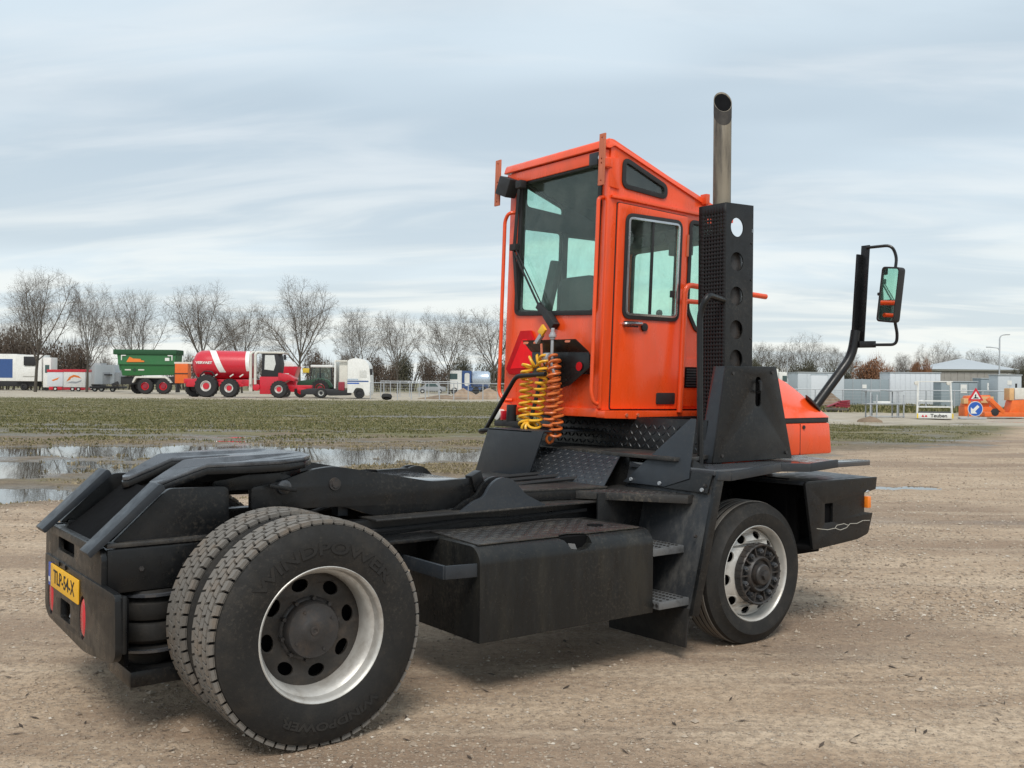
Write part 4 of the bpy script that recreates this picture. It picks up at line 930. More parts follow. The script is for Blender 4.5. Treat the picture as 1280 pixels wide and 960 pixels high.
def ground_mat():
    mt, t, b = mat_nodes('yard_ground'); n = t.nodes; lk = t.links
    def nn(ty, **k):
        q = n.new(ty)
        for a, v_ in k.items(): setattr(q, a, v_)
        return q
    def inp(q, i, v_):
        if isinstance(v_, (int, float)): q.inputs[i].default_value = v_
        elif isinstance(v_, (tuple, list)): q.inputs[i].default_value = v_
        else: lk.new(v_, q.inputs[i])
    def mt_(op, a, b_=None, c=None, cl=False):
        q = nn('ShaderNodeMath', operation=op, use_clamp=cl)
        for i, v_ in enumerate((a, b_, c)):
            if v_ is not None: inp(q, i, v_)
        return q.outputs[0]
    g = nn('ShaderNodeNewGeometry'); sub = nn('ShaderNodeVectorMath', operation='SUBTRACT'); lk.new(g.outputs['Position'], sub.inputs[0]); sub.inputs[1].default_value = (-2.01, -4.063, 0)
    def dot(v_):
        q = nn('ShaderNodeVectorMath', operation='DOT_PRODUCT'); lk.new(sub.outputs[0], q.inputs[0]); q.inputs[1].default_value = v_; return q.outputs['Value']
    l_, d_, z_ = dot((.8, -.6, 0)), dot((.6, .8, 0)), dot((0, 0, 1))
    cx = nn('ShaderNodeCombineXYZ'); lk.new(l_, cx.inputs[0]); lk.new(d_, cx.inputs[1]); P0 = cx.outputs[0]
    def noise(sc, det=5, ro=.6, st=(1, 1, 1), dist=0):
        mp = nn('ShaderNodeMapping'); mp.inputs['Scale'].default_value = st; lk.new(P0, mp.inputs[0])
        q = nn('ShaderNodeTexNoise'); q.inputs['Scale'].default_value = sc; q.inputs['Detail'].default_value = det; q.inputs['Roughness'].default_value = ro; q.inputs['Distortion'].default_value = dist
        lk.new(mp.outputs[0], q.inputs['Vector']); return q.outputs['Fac']
    def sm(x, a, b_, lo=0., hi=1.):
        q = nn('ShaderNodeMapRange', interpolation_type='SMOOTHSTEP'); lk.new(x, q.inputs[0])
        for i, v_ in enumerate((a, b_, lo, hi)): inp(q, i+1, v_)
        return q.outputs[0]
    def mixc(f, a, c):
        q = nn('ShaderNodeMix', data_type='RGBA'); inp(q, 0, f)
        for i, v_ in ((6, a), (7, c)):
            if isinstance(v_, tuple): q.inputs[i].default_value = (*v_, 1)
            else: lk.new(v_, q.inputs[i])
        return q.outputs[2]
    # gravel and packed earth
    big = noise(.35, 5, .6, (.55, 1.2, 1)); med = noise(1.7, 6, .65, (.6, 1.1, 1)); fine = noise(18, 6, .7); track = noise(1.1, 5, .6, (.16, 1.5, 1))
    c = mixc(sm(med, .3, .7), (.40, .285, .19), (.55, .42, .295))
    c = mixc(sm(big, .40, .60, 0, .8), c, (.25, .172, .117))
    c = mixc(sm(track, .50, .66, 0, .6), c, (.60, .475, .345)); c = mixc(sm(noise(2.6, 5, .65, (.12, 1.4, 1)), .53, .66, 0, .5), c, (.225, .155, .105))
    c = mixc(sm(fine, .38, .66, 0, .62), c, (.20, .142, .098)); c = mixc(sm(noise(46, 4, .7), .54, .7, 0, .55), c, (.56, .47, .37))
    def cells(sc, thr, lo, col, ccol, amt):
        q = nn('ShaderNodeTexVoronoi'); q.inputs['Scale'].default_value = sc; q.inputs['Randomness'].default_value = 1; lk.new(P0, q.inputs['Vector'])
        sx = nn('ShaderNodeSeparateColor'); lk.new(q.outputs['Color'], sx.inputs[0])
        m1 = mt_('MULTIPLY', sm(q.outputs['Distance'], thr, thr*.7), sm(sx.outputs[0], lo, lo+.02))
        stone = mixc(sx.outputs[1], col, ccol)
        return mt_('MULTIPLY', m1, amt), stone, q.outputs['Distance']
    f1, s1, h1 = cells(34, .42, .55, (.50, .42, .33), (.26, .19, .14), .6)
    f2, s2, h2 = cells(80, .45, .5, (.46, .385, .30), (.20, .15, .11), .55)
    patch = sm(noise(.9, 4, .6), .32, .6)
    c = mixc(mt_('MULTIPLY', f2, patch), c, s2); gravel = mixc(mt_('MULTIPLY', f1, patch), c, s1)
    # grass field, mud, sand road
    gn = noise(.6, 6, .7, (.55, 1.3, 1)); gf = noise(5, 6, .75, (.6, 1.2, 1)); gb = noise(.13, 4, .6, (.5, 1.2, 1))
    gr = mixc(sm(gf, .3, .7), (.085, .082, .034), (.20, .18, .085))
    gr = mixc(sm(gb, .45, .65, 0, .5), gr, (.25, .205, .12))
    mudc = mixc(sm(gf, .3, .7), (.11, .082, .054), (.25, .195, .13))
    wet = mixc(.5, mudc, (.06, .05, .036))
    near_mud = sm(d_, 26, 34, 1, 0)
    field = mixc(sm(mt_('ADD', gn, mt_('MULTIPLY', near_mud, .24)), .585, .68), gr, mudc)
    edge = mt_('ADD', mt_('ADD', mt_('MULTIPLY', l_, .80), 17.5), mt_('MULTIPLY', mt_('MAXIMUM', mt_('SUBTRACT', l_, 13), 0), .8))
    wobble = mt_('MULTIPLY', mt_('SUBTRACT', noise(.4, 5, .65), .5), 5)
    df = mt_('ADD', mt_('SUBTRACT', d_, edge), wobble)
    fm = sm(df, -.6, 2.0)
    c = mixc(fm, gravel, field)
    # wet margins beside the puddles
    wm = sm(z_, WL+.012, WL+.045, 1, 0)
    wmask = mt_('MULTIPLY', wm, sm(df, -4, -1)); c = mixc(mt_('MULTIPLY', wmask, .75), c, wet)
    # sandy road at the far edge of the field: nearer on the right-hand side
    sandc = mixc(sm(noise(1.1, 5, .6, (.3, 1.5, 1)), .3, .7), (.34, .29, .22), (.46, .41, .33))
    far_l = mt_('MULTIPLY', sm(d_, 83, 88), sm(d_, 150, 175, 1, 0)); lm = sm(l_, -1, 8, 1, 0)
    wob2 = mt_('ADD', d_, mt_('MULTIPLY', mt_('SUBTRACT', noise(.25, 4, .6), .5), 14))
    right = mt_('MULTIPLY', mt_('MULTIPLY', sm(wob2, 41, 45), sm(wob2, 60, 64, 1, 0)), sm(l_, 8, 14))
    road = mt_('MAXIMUM', mt_('MULTIPLY', far_l, lm), right); c = mixc(road, c, sandc)
    lk.new(c, b.inputs['Base Color'])
    damp = mt_('MULTIPLY', sm(noise(.42, 4, .55, (.4, 1.1, 1)), .56, .68), .38)
    c = mixc(mt_('MULTIPLY', damp, 1.1), c, (.14, .098, .07)); lk.new(c, b.inputs['Base Color'])
    lk.new(mt_('SUBTRACT', .92, mt_('ADD', mt_('MULTIPLY', wmask, .5), damp)), b.inputs['Roughness'])
    b.inputs['Specular IOR Level'].default_value = .35
    hgt = mt_('ADD', mt_('MULTIPLY', fine, .5), mt_('ADD', mt_('MULTIPLY', f1, .35), mt_('MULTIPLY', f2, .2)))
    bp = nn('ShaderNodeBump'); bp.inputs['Strength'].default_value = 1.0; bp.inputs['Distance'].default_value = .03; lk.new(hgt, bp.inputs['Height'])
    lk.new(bp.outputs[0], b.inputs['Normal']); return mt
m_ground = ground_mat()
tag(np_mesh('ground', co, quad, m_ground), kind='structure')
mt, t, b = mat_nodes('puddle_water'); b.inputs['Base Color'].default_value = (.045, .04, .03, 1); b.inputs['Roughness'].default_value = .025; b.inputs['IOR'].default_value = 1.5
nz = t.nodes.new('ShaderNodeTexNoise'); nz.inputs['Scale'].default_value = 1.5; bp = t.nodes.new('ShaderNodeBump'); bp.inputs['Strength'].default_value = .02; bp.inputs['Distance'].default_value = .02
t.links.new(nz.outputs['Fac'], bp.inputs['Height']); t.links.new(bp.outputs[0], b.inputs['Normal']); m_water = mt
for (bl, bd, sl, sw, dep, tn) in BAS:
    pass
wmb = MB()
wl = [E(-26, 4.5, WL), E(-6, 11, WL), E(6.5, 20.5, WL), E(7, 26, WL), E(5, 52, WL), E(-26, 52, WL)]
wmb.add(wl, [tuple(range(5))])
tag(wmb.build('puddle_water', m_water, smooth=0), kind='structure')
wmb = MB().add([E(5.2, 15.4, WL), E(8.2, 15.6, WL), E(8.2, 17.8, WL), E(5.2, 17.6, WL)], [(0, 1, 2, 3)])
tag(wmb.build('puddle_water', m_water, smooth=0), kind='structure')

# loose stones on the gravel
def scatter(n, f):
    l = []; d = []
    while sum(map(len, l)) < n:
        a, b_ = f(n*2); l.append(a); d.append(b_)
    return np.concatenate(l)[:n], np.concatenate(d)[:n]
def ico(n):
    base = np.array([[1, 0, 0], [-1, 0, 0], [0, 1, 0], [0, -1, 0], [0, 0, 1], [0, 0, -1]], float)
    return base, np.array([[0, 2, 4], [2, 1, 4], [1, 3, 4], [3, 0, 4], [2, 0, 5], [1, 2, 5], [3, 1, 5], [0, 3, 5]])
def stones(name, n, dmin, dmax, smin, smax, mat):
    def f(k):
        d = dmin*(dmax/dmin)**rngen.random(k); l = (rngen.random(k)*2-1)*d*.62
        ok = (d < 17+.8*l+0.8*np.maximum(0, l-13)+3*rngen.random(k)) & (vnoise(l*.9+5, d*.9) > .5*rngen.random(k)+.08); return l[ok], d[ok]
    l, d = scatter(n, f); bs, fc = ico(0)
    r = smin*(smax/smin)**(rngen.random(n)**2.2)
    j = bs[None]*(1+.55*(rngen.random((n, 6, 3))-.5))*r[:, None, None]*np.stack([np.ones(n), .55+.45*rngen.random(n), .35+.35*rngen.random(n)], -1)[:, None, :]
    a = rngen.random(n)*2*PI; ca, sa = np.cos(a)[:, None], np.sin(a)[:, None]
    x = j[..., 0]*ca-j[..., 1]*sa; y = j[..., 0]*sa+j[..., 1]*ca; z = j[..., 2]
    h = height(l, d); r = r*(h > WL+.01)
    X = (-2.01+.8*l+.6*d)[:, None]+x; Y = (-4.063-.6*l+.8*d)[:, None]+y; Z = h[:, None]+z+r[:, None]*.18
    cc = np.stack([X, Y, Z], -1).reshape(-1, 3); ff = (fc[None]+(np.arange(n)*6)[:, None, None]).reshape(-1, 3)
    return tag(np_mesh(name, cc, ff, mat, False), kind='stuff')
def stone_mat():
    mt, t, b = mat_nodes('loose_stone'); g = t.nodes.new('ShaderNodeNewGeometry'); rp = t.nodes.new('ShaderNodeValToRGB'); t.links.new(g.outputs['Random Per Island'], rp.inputs[0])
    e = rp.color_ramp.elements; e[0].position = 0; e[0].color = (.20, .155, .115, 1); e[1].position = 1; e[1].color = (.58, .52, .44, 1)
    for p, c in ((.35, (.30, .235, .175, 1)), (.65, (.38, .31, .24, 1)), (.92, (.40, .335, .26, 1))):
        q = e.new(p); q.color = c
    t.links.new(rp.outputs[0], b.inputs['Base Color']); b.inputs['Roughness'].default_value = .85; return mt
m_stone = stone_mat()
stones('gravel', 26000, 3.2, 26, .004, .015, m_stone)
stones('gravel', 24000, 7, 34, .009, .024, m_stone)
stones('loose_stones', 420, 3.4, 18, .012, .032, m_stone)
# grass and weeds
def grass(name, n, f, hmin, hmax, mat, w=.5):
    l, d = scatter(n, f); h = height(l, d); ok = h > WL+.004; l, d, h = l[ok], d[ok], h[ok]; n = len(l)
    a = rngen.random(n)*2*PI; hh = hmin+(hmax-hmin)*rngen.random(n); ww = hh*w*(.5+rngen.random(n)); lean_ = (rngen.random((n, 2))-.5)*hh[:, None]*1.1
    X = -2.01+.8*l+.6*d; Y = -4.063-.6*l+.8*d
    p0 = np.stack([X-np.cos(a)*ww/2, Y-np.sin(a)*ww/2, h-.01], -1); p1 = np.stack([X+np.cos(a)*ww/2, Y+np.sin(a)*ww/2, h-.01], -1); p2 = np.stack([X+lean_[:, 0], Y+lean_[:, 1], h+hh], -1)
    cc = np.stack([p0, p1, p2], 1).reshape(-1, 3); return tag(np_mesh(name, cc, np.arange(n*3).reshape(-1, 3), mat, False), kind='stuff')
def grass_mat(name, cols):
    mt, t, b = mat_nodes(name); g = t.nodes.new('ShaderNodeNewGeometry'); rp = t.nodes.new('ShaderNodeValToRGB'); t.links.new(g.outputs['Random Per Island'], rp.inputs[0])
    e = rp.color_ramp.elements; e[0].color = (*cols[0], 1); e[1].color = (*cols[-1], 1)
    for k, c in enumerate(cols[1:-1]): q = e.new((k+1)/(len(cols)-1)); q.color = (*c, 1)
    t.links.new(rp.outputs[0], b.inputs['Base Color']); b.inputs['Roughness'].default_value = .8; b.inputs['Specular IOR Level'].default_value = .2; return mt
m_grass = grass_mat('winter_grass', [(.055, .06, .022), (.10, .105, .037), (.165, .155, .066), (.28, .235, .125)])
def fA(k):
    d = 17*(90/17)**rngen.random(k); l = -d*.56+rngen.random(k)*(d*.66)
    front = (d > 26+(fbm(l*.4, d*.4, 3)-.5)*8+rngen.random(k)*4) & (d-19-.8*l+(fbm(l*.5+3, d*.9, 4)-.5)*9 > rngen.random(k)*9)
    ok = front & ((fbm(l*.35, d*.8, 3) > .36+.16*rngen.random(k)) | (d > 34)); return l[ok], d[ok]
def fB(k):
    d = 25*(46/25)**rngen.random(k); l = d*.25+rngen.random(k)*d*.40
    ok = (d-20-.8*l-0.8*np.maximum(0, l-13)+(fbm(l*.5+3, d*.9, 4)-.5)*9 > rngen.random(k)*12) & (fbm(l*.4, d*.9, 3) > .36+.2*rngen.random(k)) & (d < 43+4*(rngen.random(k)-.5)); return l[ok], d[ok]
def fD(k):
    d = 13*(28/13)**rngen.random(k); l = -d*.54+rngen.random(k)*(d*.58)
    ok = (d-17.3-.8*l+(fbm(l*.6+3, d*.9, 4)-.5)*5 > 0) & (fbm(l*.8, d*1.6, 3) > .38+.2*rngen.random(k)); return l[ok], d[ok]
def fC(k):
    d = 62+rngen.random(k)*34; l = d*.25+rngen.random(k)*d*.4; return l, d
grass('grass', 150000, fA, .018, .06, m_grass, 1.1)
grass('grass', 17000, fB, .015, .05, m_grass, .8)
m_dry = grass_mat('dry_grass', [(.10, .085, .045), (.19, .16, .085), (.30, .245, .15), (.36, .30, .2)])
grass('dry_grass', 34000, fD, .01, .04, m_dry, 1.3)
grass('grass', 16000, fC, .06, .22, m_grass, .7)
def litter(name, n, mat):
    def f(k):
        d = 3.3*(24/3.3)**rngen.random(k); l = (rngen.random(k)*2-1)*d*.6; ok = (d < 15.5+.8*l); return l[ok], d[ok]
    l, d = scatter(n, f); mb = MB(); h = height(l, d)
    for i in range(n):
        a = random.random()*PI; ln = random.uniform(.008, .045); p = E(l[i], d[i], h[i]+.006); q = V(math.cos(a), math.sin(a), random.uniform(-.05, .12))*ln; k = q.cross(V(0, 0, 1)).normalized()*ln*random.uniform(.05, .3)
        mb.add([p-q, p+k, p+q, p-k], [(0, 1, 2, 3)])
    return tag(mb.build(name, mat, None, 0, 0), kind='stuff')
litter('twig_litter', 520, M('dead_twigs', (.06, .042, .03), .9, var=.5, vs=3))

# ================================================================== trees and hedges
class TB:                                      # thin tapered twigs gathered for one mesh
    def __init__(s): s.v = []; s.f = []
    def limb(s, pts, rs, n):
        o = len(s.v); k = len(pts); t = (pts[-1]-pts[0]); a = t.orthogonal().normalized(); b = t.cross(a).normalized()
        for p, r in zip(pts, rs):
            for j in range(n):
                w = 2*PI*j/n; s.v.append(p+(a*math.cos(w)+b*math.sin(w))*r)
        for i in range(k-1):
            for j in range(n): s.f.append((o+i*n+j, o+i*n+(j+1) % n, o+(i+1)*n+(j+1) % n)); s.f.append((o+i*n+j, o+(i+1)*n+(j+1) % n, o+(i+1)*n+j))
    def mesh(s, name, mat):
        me = bpy.data.meshes.new(name); me.from_pydata([tuple(p) for p in s.v], [], s.f); me.polygons.foreach_set('use_smooth', [True]*len(s.f)); me.materials.append(mat); return me
m_bark = M('bark', (.08, .07, .056), .9, var=.3, vs=3, bump=.3, bs=12)
m_twig = M('winter_twigs', (.145, .125, .105), .9, var=.25, vs=.8)
m_twig2 = M('brown_thicket', (.085, .062, .045), .95, var=.3, vs=.6)
m_olive = M('olive_thicket', (.07, .066, .04), .95, var=.3, vs=.6)
m_rust = M('rust_beech_leaves', (.21, .10, .05), .9, var=.35, vs=.9)
def rv(rd): return V(rd.gauss(0, 1), rd.gauss(0, 1), rd.gauss(0, 1)).normalized()
def tree_meshes(seed, stems=1, spread=.8, nl=6):
    rd = random.Random(seed); T = TB(); K = TB()
    def env(p):                                 # how far a point lies inside the rounded crown, 0 at its skin
        q = V(p.x/(4.3*spread), p.y/(4.3*spread), (p.z-8.6)/6.0); return 1-q.length
    def grow(p, dr, ln, r, lev):
        ns = (4, 6, 4, 3, 2)[lev]; pts = [p]; d = dr.normalized()
        for i in range(ns):
            d = (d+rv(rd)*(.06, .11, .15, .2, .22)[lev]+V(0, 0, (.1, .075, .05, .04, .02)[lev])).normalized()
            q = pts[-1]+d*(ln/ns)
            if lev > 1 and env(q) < -.06: q = pts[-1]+d*(ln/ns)*.35
            pts.append(q)
        e = (.62, .3, .3, .3, .35)[lev]
        rs = [r*(1-(1-e)*i/ns) for i in range(ns+1)]
        (T if lev == 0 else K).limb(pts, rs, (7, 5, 3, 3, 3)[lev])
        if lev == 4: return
        nch = (nl, 10, 8, 6, 0)[lev]
        for c in range(nch):
            lo_ = (.62, .18, .12, .1)[lev]; f = lo_+(1-lo_)*((c+rd.random())/nch); f = min(f, .995)
            x = f*ns; i = int(x); q = pts[i].lerp(pts[i+1], x-i); dd = (pts[i+1]-pts[i]).normalized()
            az = c*2.4+rd.random()*1.0; a = dd.orthogonal().normalized(); b = dd.cross(a); side = a*math.cos(az)+b*math.sin(az)
            an = R((12+40*(1-(f-lo_)/(1-lo_))*spread+rd.uniform(-4, 8), rd.uniform(28, 55), rd.uniform(30, 62), rd.uniform(30, 70))[lev])
            nd = dd*math.cos(an)+side*math.sin(an)
            l2 = (rd.uniform(6.2, 8.2), rd.uniform(2.3, 3.4)*(1.15-.5*f), rd.uniform(1.1, 1.7)*(1.15-.4*f), rd.uniform(.5, .95))[lev]
            r2_ = max(r*(.46, .40, .42, .55)[lev]*rd.uniform(.8, 1.1), .0075)
            grow(q, nd, l2, r2_, lev+1)
        if lev in (2, 3): grow(pts[-1], d, ln*.45, rs[-1], lev+1)
    for k in range(stems):
        a = 2*PI*k/max(1, stems)+rd.random(); tilt = .0 if stems == 1 else .16
        grow(V(.2*math.cos(a), .2*math.sin(a), -.1) if stems > 1 else V(0, 0, -.1), V(tilt*math.cos(a), tilt*math.sin(a), 1), 5.0*(1 if stems == 1 else .85), .20 if stems == 1 else .14, 0)
    top = max(v.z for v in K.v); return T.mesh('trunk', m_bark), K.mesh('crown', m_twig), top
TREES = [tree_meshes(s, st, sp, nl) for s, st, sp, nl in ((11, 1, 1.05, 9), (23, 2, .85, 5), (35, 1, 1.2, 10), (47, 2, 1.0, 5), (59, 1, .9, 8))]
def tree(l, d, h, kind, label, group=None, sx=1.0):
    tm, km, top = TREES[kind]; o = thing('bare_tree', label, 'tree', E(l, d), random.Random(int(l*10)).random()*6.28, group); s = h/top; o.scale = (s*sx, s*sx, s)
    for nm, me in (('trunk', tm), ('crown', km)):
        c = bpy.data.objects.new(nm, me); COL.objects.link(c); c.parent = o
    return o
def shrub_meshes(seed, mat, leafy):
    rd = random.Random(seed); T = TB(); K = TB()
    for i in range(9):
        a = rd.random()*6.28; r = rd.random()*.6; p = V(r*math.cos(a), r*math.sin(a), -.05); q = p+V(math.cos(a)*.35, math.sin(a)*.35, .65)
        T.limb([p, p.lerp(q, .5)+rv(rd)*.04, q], [.03, .022, .012], 4)
    lobes = [(V(rd.uniform(-.62, .62), rd.uniform(-.5, .5), rd.uniform(.25, .62)), rd.uniform(.28, .42)) for _ in range(9)]
    for i in range(2600):
        c, r = rd.choice(lobes); u_ = rv(rd); p = c+u_*r*(rd.random()**.45)
        if p.z < .02: continue
        dr = (u_*.5+V(0, 0, .8)+rv(rd)*.6).normalized(); ln = rd.uniform(.10, .26); w = .0045; s_ = dr.orthogonal().normalized()*w
        o = len(K.v); K.v += [p-s_, p+s_, p+dr*ln]; K.f.append((o, o+1, o+2))
    for i in range(leafy):
        c, r = rd.choice(lobes); u_ = rv(rd); p = c+u_*r*(rd.random()**.4); a = rv(rd)*rd.uniform(.018, .04); b = a.orthogonal().normalized()*rd.uniform(.014, .03)
        if p.z < .03: continue
        o = len(K.v); K.v += [p-a, p+b, p+a, p-b]; K.f += [(o, o+1, o+2), (o, o+2, o+3)]
    return T.mesh('stems', m_bark), K.mesh('crown', mat)
SHR = {'brown': [shrub_meshes(s, m_twig2, 1500) for s in (3, 4)], 'olive': [shrub_meshes(s, m_olive, 2600) for s in (5, 6)], 'rust': [shrub_meshes(s, m_rust, 5200) for s in (8,)], 'grey': [shrub_meshes(s, m_twig, 700) for s in (9, 10)]}
def shrub(l, d, h, w, kind, i, label, group=None):
    tm, km = SHR[kind][i % len(SHR[kind])]; o = thing('shrub', label, 'shrub', E(l, d), EZ+(i*1.9 % 1.2)-.6, group); o.scale = (w, w*.8, h)
    for nm, me in (('stems', tm), ('crown', km)):
        c = bpy.data.objects.new(nm, me); COL.objects.link(c); c.parent = o
    return o
TG = 'bare trees along the far side of the yard'
for px, d, top, k, sx, lab in (
    (44, 125, 331, 0, .95, 'large bare tree above the brown thicket at the far left'), (108, 128, 348, 1, .8, 'slender bare tree just right of the brown thicket'), (172, 125, 357, 1, .95, 'forked bare tree behind the green tipping trailer'),
    (254, 125, 346, 2, .95, 'wide bare tree behind the rear of the red slurry tanker'), (303, 132, 370, 3, 1.0, 'shorter bare tree behind the middle of the red slurry tanker'), (374, 120, 340, 2, .9, 'tall bare tree with a broad crown right of the red slurry tanker'),
    (447, 150, 380, 1, .95, 'bare tree rising behind the white tractor unit'), (497, 145, 385, 0, .9, 'bare tree above the left half of the wire fence'), (562, 140, 380, 3, 1.0, 'many stemmed bare tree in front of the tank lorry on the road'), (618, 150, 378, 2, 1.0, 'bare tree beside the left handrail of the orange cab')):
    hy = 479+.0089*(px-640); tree(round((px-640)/1250*d, 2), d, round((hy+1.633*1250/d-top)*d/1250, 2), k, lab, TG, sx)
TG2 = 'bare trees behind the sheds'
for px, d, top, k, sx, lab in (
    (952, 180, 424, 4, 1.1, 'bare tree right beside the black exhaust box'), (975, 190, 428, 0, 1.0, 'bare tree above the top corner of the orange hood'), (1004, 180, 413, 2, 1.0, 'tallest bare tree behind the left pale shed'), (1037, 185, 428, 4, 1.0, 'bare tree above the right end of the left pale shed'),
    (1060, 190, 436, 1, 1.0, 'thin bare tree just left of the black mirror arm bend'), (1128, 190, 438, 3, 1.0, 'small bare tree between the two rust brown shrubs'), (1172, 185, 423, 2, 1.05, 'round bare tree left of the pyramid roof'), (1198, 200, 440, 4, 1.0, 'bare tree behind the left slope of the pyramid roof'),
    (1228, 205, 434, 0, 1.1, 'bare tree peeping over the peak of the pyramid roof'), (1262, 190, 438, 3, 1.1, 'bare tree right of the street lamp'), (1284, 185, 440, 4, 1.1, 'bare tree at the right edge of the yard')):
    hy = 479+.0089*(px-640); tree(round((px-640)/1250*d, 2), d, round((hy+1.633*1250/d-top)*d/1250, 2), k, lab, TG2, sx)
SG = 'shrubs and thickets beyond the yard'
for i, (px, d, top, wpx, kind, lab) in enumerate((
    (4, 150, 408, 42, 'brown', 'brown thicket behind the refrigerated box at the far left'), (48, 148, 402, 44, 'brown', 'tallest brown thicket under the large bare tree'), (90, 150, 424, 30, 'brown', 'brown thicket behind the red and white sales trailers'), (128, 160, 440, 24, 'grey', 'thin grey brush behind the grey trailers'),
    (160, 165, 446, 30, 'grey', 'grey brush just left of the green tipping trailer'), (232, 170, 436, 30, 'grey', 'grey brush above the orange implement'), (330, 170, 428, 32, 'grey', 'grey brush above the tanker cab'), (400, 165, 434, 26, 'brown', 'brown brush above the dark green tractor'), (428, 175, 430, 24, 'grey', 'grey brush left of the white tractor unit roof'),
    (478, 170, 442, 26, 'brown', 'brown brush right of the white tractor unit'), (512, 172, 438, 26, 'olive', 'olive brush above the fence, left of the parked car'), (545, 168, 446, 24, 'brown', 'brown brush behind the parked car'), (585, 180, 440, 24, 'olive', 'dark olive brush above the tank lorry'), (622, 175, 446, 24, 'olive', 'olive brush beside the orange cab'),
    (950, 165, 446, 26, 'olive', 'olive hedge beside the exhaust box'), (985, 165, 450, 26, 'olive', 'olive hedge left of the left pale shed'), (1020, 165, 448, 26, 'olive', 'olive hedge above the left pale shed'), (1052, 165, 452, 22, 'olive', 'olive hedge behind the black mirror arm'), (1094, 150, 440, 30, 'rust', 'large rust brown shrub above the grey panel fence'),
    (1152, 155, 444, 18, 'rust', 'smaller rust brown shrub above the white container'), (1124, 165, 452, 18, 'brown', 'brown brush between the rust brown shrubs'), (1274, 165, 452, 14, 'olive', 'olive brush at the right end of the pyramid roofed building'))):
    hy = 479+.0089*(px-640); shrub(round((px-640)/1250*d, 2), d, round((hy+1.633*1250/d-top)*d/1250, 2), round(wpx*d/1250, 2), kind, i, lab, SG)

# ================================================================== vehicles and things across the field
def B(mb, name, mat, parent, bevel=.02, **k): return mb.build(name, mat, parent, bevel, **k)
p_white = M('lorry_white', (.76, .76, .73), .4, dirt=(.5, .48, .43), damt=.3, ds=1); p_blue = M('lorry_blue', (.035, .085, .24), .4); p_green = M('trailer_green', (.02, .13, .035), .4, dirt=(.05, .12, .05), damt=.4, ds=1)
p_red = M('tanker_red', (.56, .012, .03), .35, coat=.3, dirt=(.4, .03, .04), damt=.3, ds=1); p_grey = M('trailer_grey', (.36, .38, .40), .5, dirt=(.28, .28, .28), damt=.4, ds=.8); p_dk = M('chassis_black', (.018, .018, .02), .6)
p_or = M('machine_orange', (.75, .14, .02), .45, dirt=(.45, .12, .04), damt=.4, ds=2); p_beige = M('beige_duct', (.62, .60, .54), .5); p_tarp = M('green_tarpaulin', (.012, .07, .025), .7); p_brn = M('logo_orange', (.75, .20, .03), .5); p_glass = M('vehicle_glass', (.05, .09, .09), .08, rv=.03)
p_maroon = M('maroon_steel', (.25, .02, .035), .5); p_shed = M('shed_cladding', (.50, .54, .57), .5, var=.05); p_shed2 = M('white_cladding', (.62, .65, .68), .5, var=.05); p_pan = M('grey_panel', (.27, .32, .345), .5, var=.06); p_roof = M('metal_roof', (.42, .45, .47), .55, var=.06); p_wall = M('shingle_wall', (.29, .275, .25), .7, var=.12, vs=1)
p_soil = M('heaped_soil', (.20, .145, .10), .95, var=.35, vs=1.5, bump=.6, bs=6); p_cut = M('sandy_heap', (.30, .22, .155), .95, var=.3, vs=1.5, bump=.6, bs=6); p_yel = M('yellow_paint', (.7, .5, .05), .5); p_sblue = M('sign_blue', (.02, .10, .42), .4); p_silver = M('tank_silver', (.5, .58, .68), .25, metal=.5)
p_dgreen = M('tractor_green', (.02, .06, .03), .4); p_tyre = M('field_tyre', (.022, .022, .022), .8); p_crate = M('faded_crate', (.62, .38, .18), .7)
def wheel(parent, x, y, r, w, rim=None, hub=None, rr=.55):
    t_ = B(MB().lathe((x, y, r), [(r*rr, 0), (r*.9, -.0), (r, w*.15), (r, w*.85), (r*.9, w), (r*rr, w)], 26), 'tyre', p_tyre, parent, 0)
    tr_ = MB()
    for k in range(18):
        a = 2*PI*k/18; tr_.obox((x+r*math.cos(a), y+w/2, r+r*math.sin(a)), (.03*r*math.cos(a), 0, .03*r*math.sin(a)), (-.05*r*math.sin(a), 0, .05*r*math.cos(a)), (0, w*.5, 0))
    tag(B(tr_, 'lug', p_tyre, t_, 0), kind='stuff')
    q = B(MB().lathe((x, y, r), [(r*rr, .02), (r*rr*.92, .0), (r*rr*.85, w*.25), (r*rr*.4, w*.2), (r*rr*.35, w*.1), (1e-3, w*.1)], 22), 'rim', rim or p_white, t_, 0)
    if hub: B(MB().lathe((x, y, r), [(r*rr*.62, w*.18), (r*rr*.55, w*.05), (1e-3, w*.05)], 18), 'hub', hub, t_, 0)
    return t_
def at(name, label, cat, l, d, group=None): return thing(name, label, cat, E(l, d), EZ, group)
XZb = lambda y: ((0, y, 0), (1, 0, 0), (0, 0, 1), (0, 1, 0))
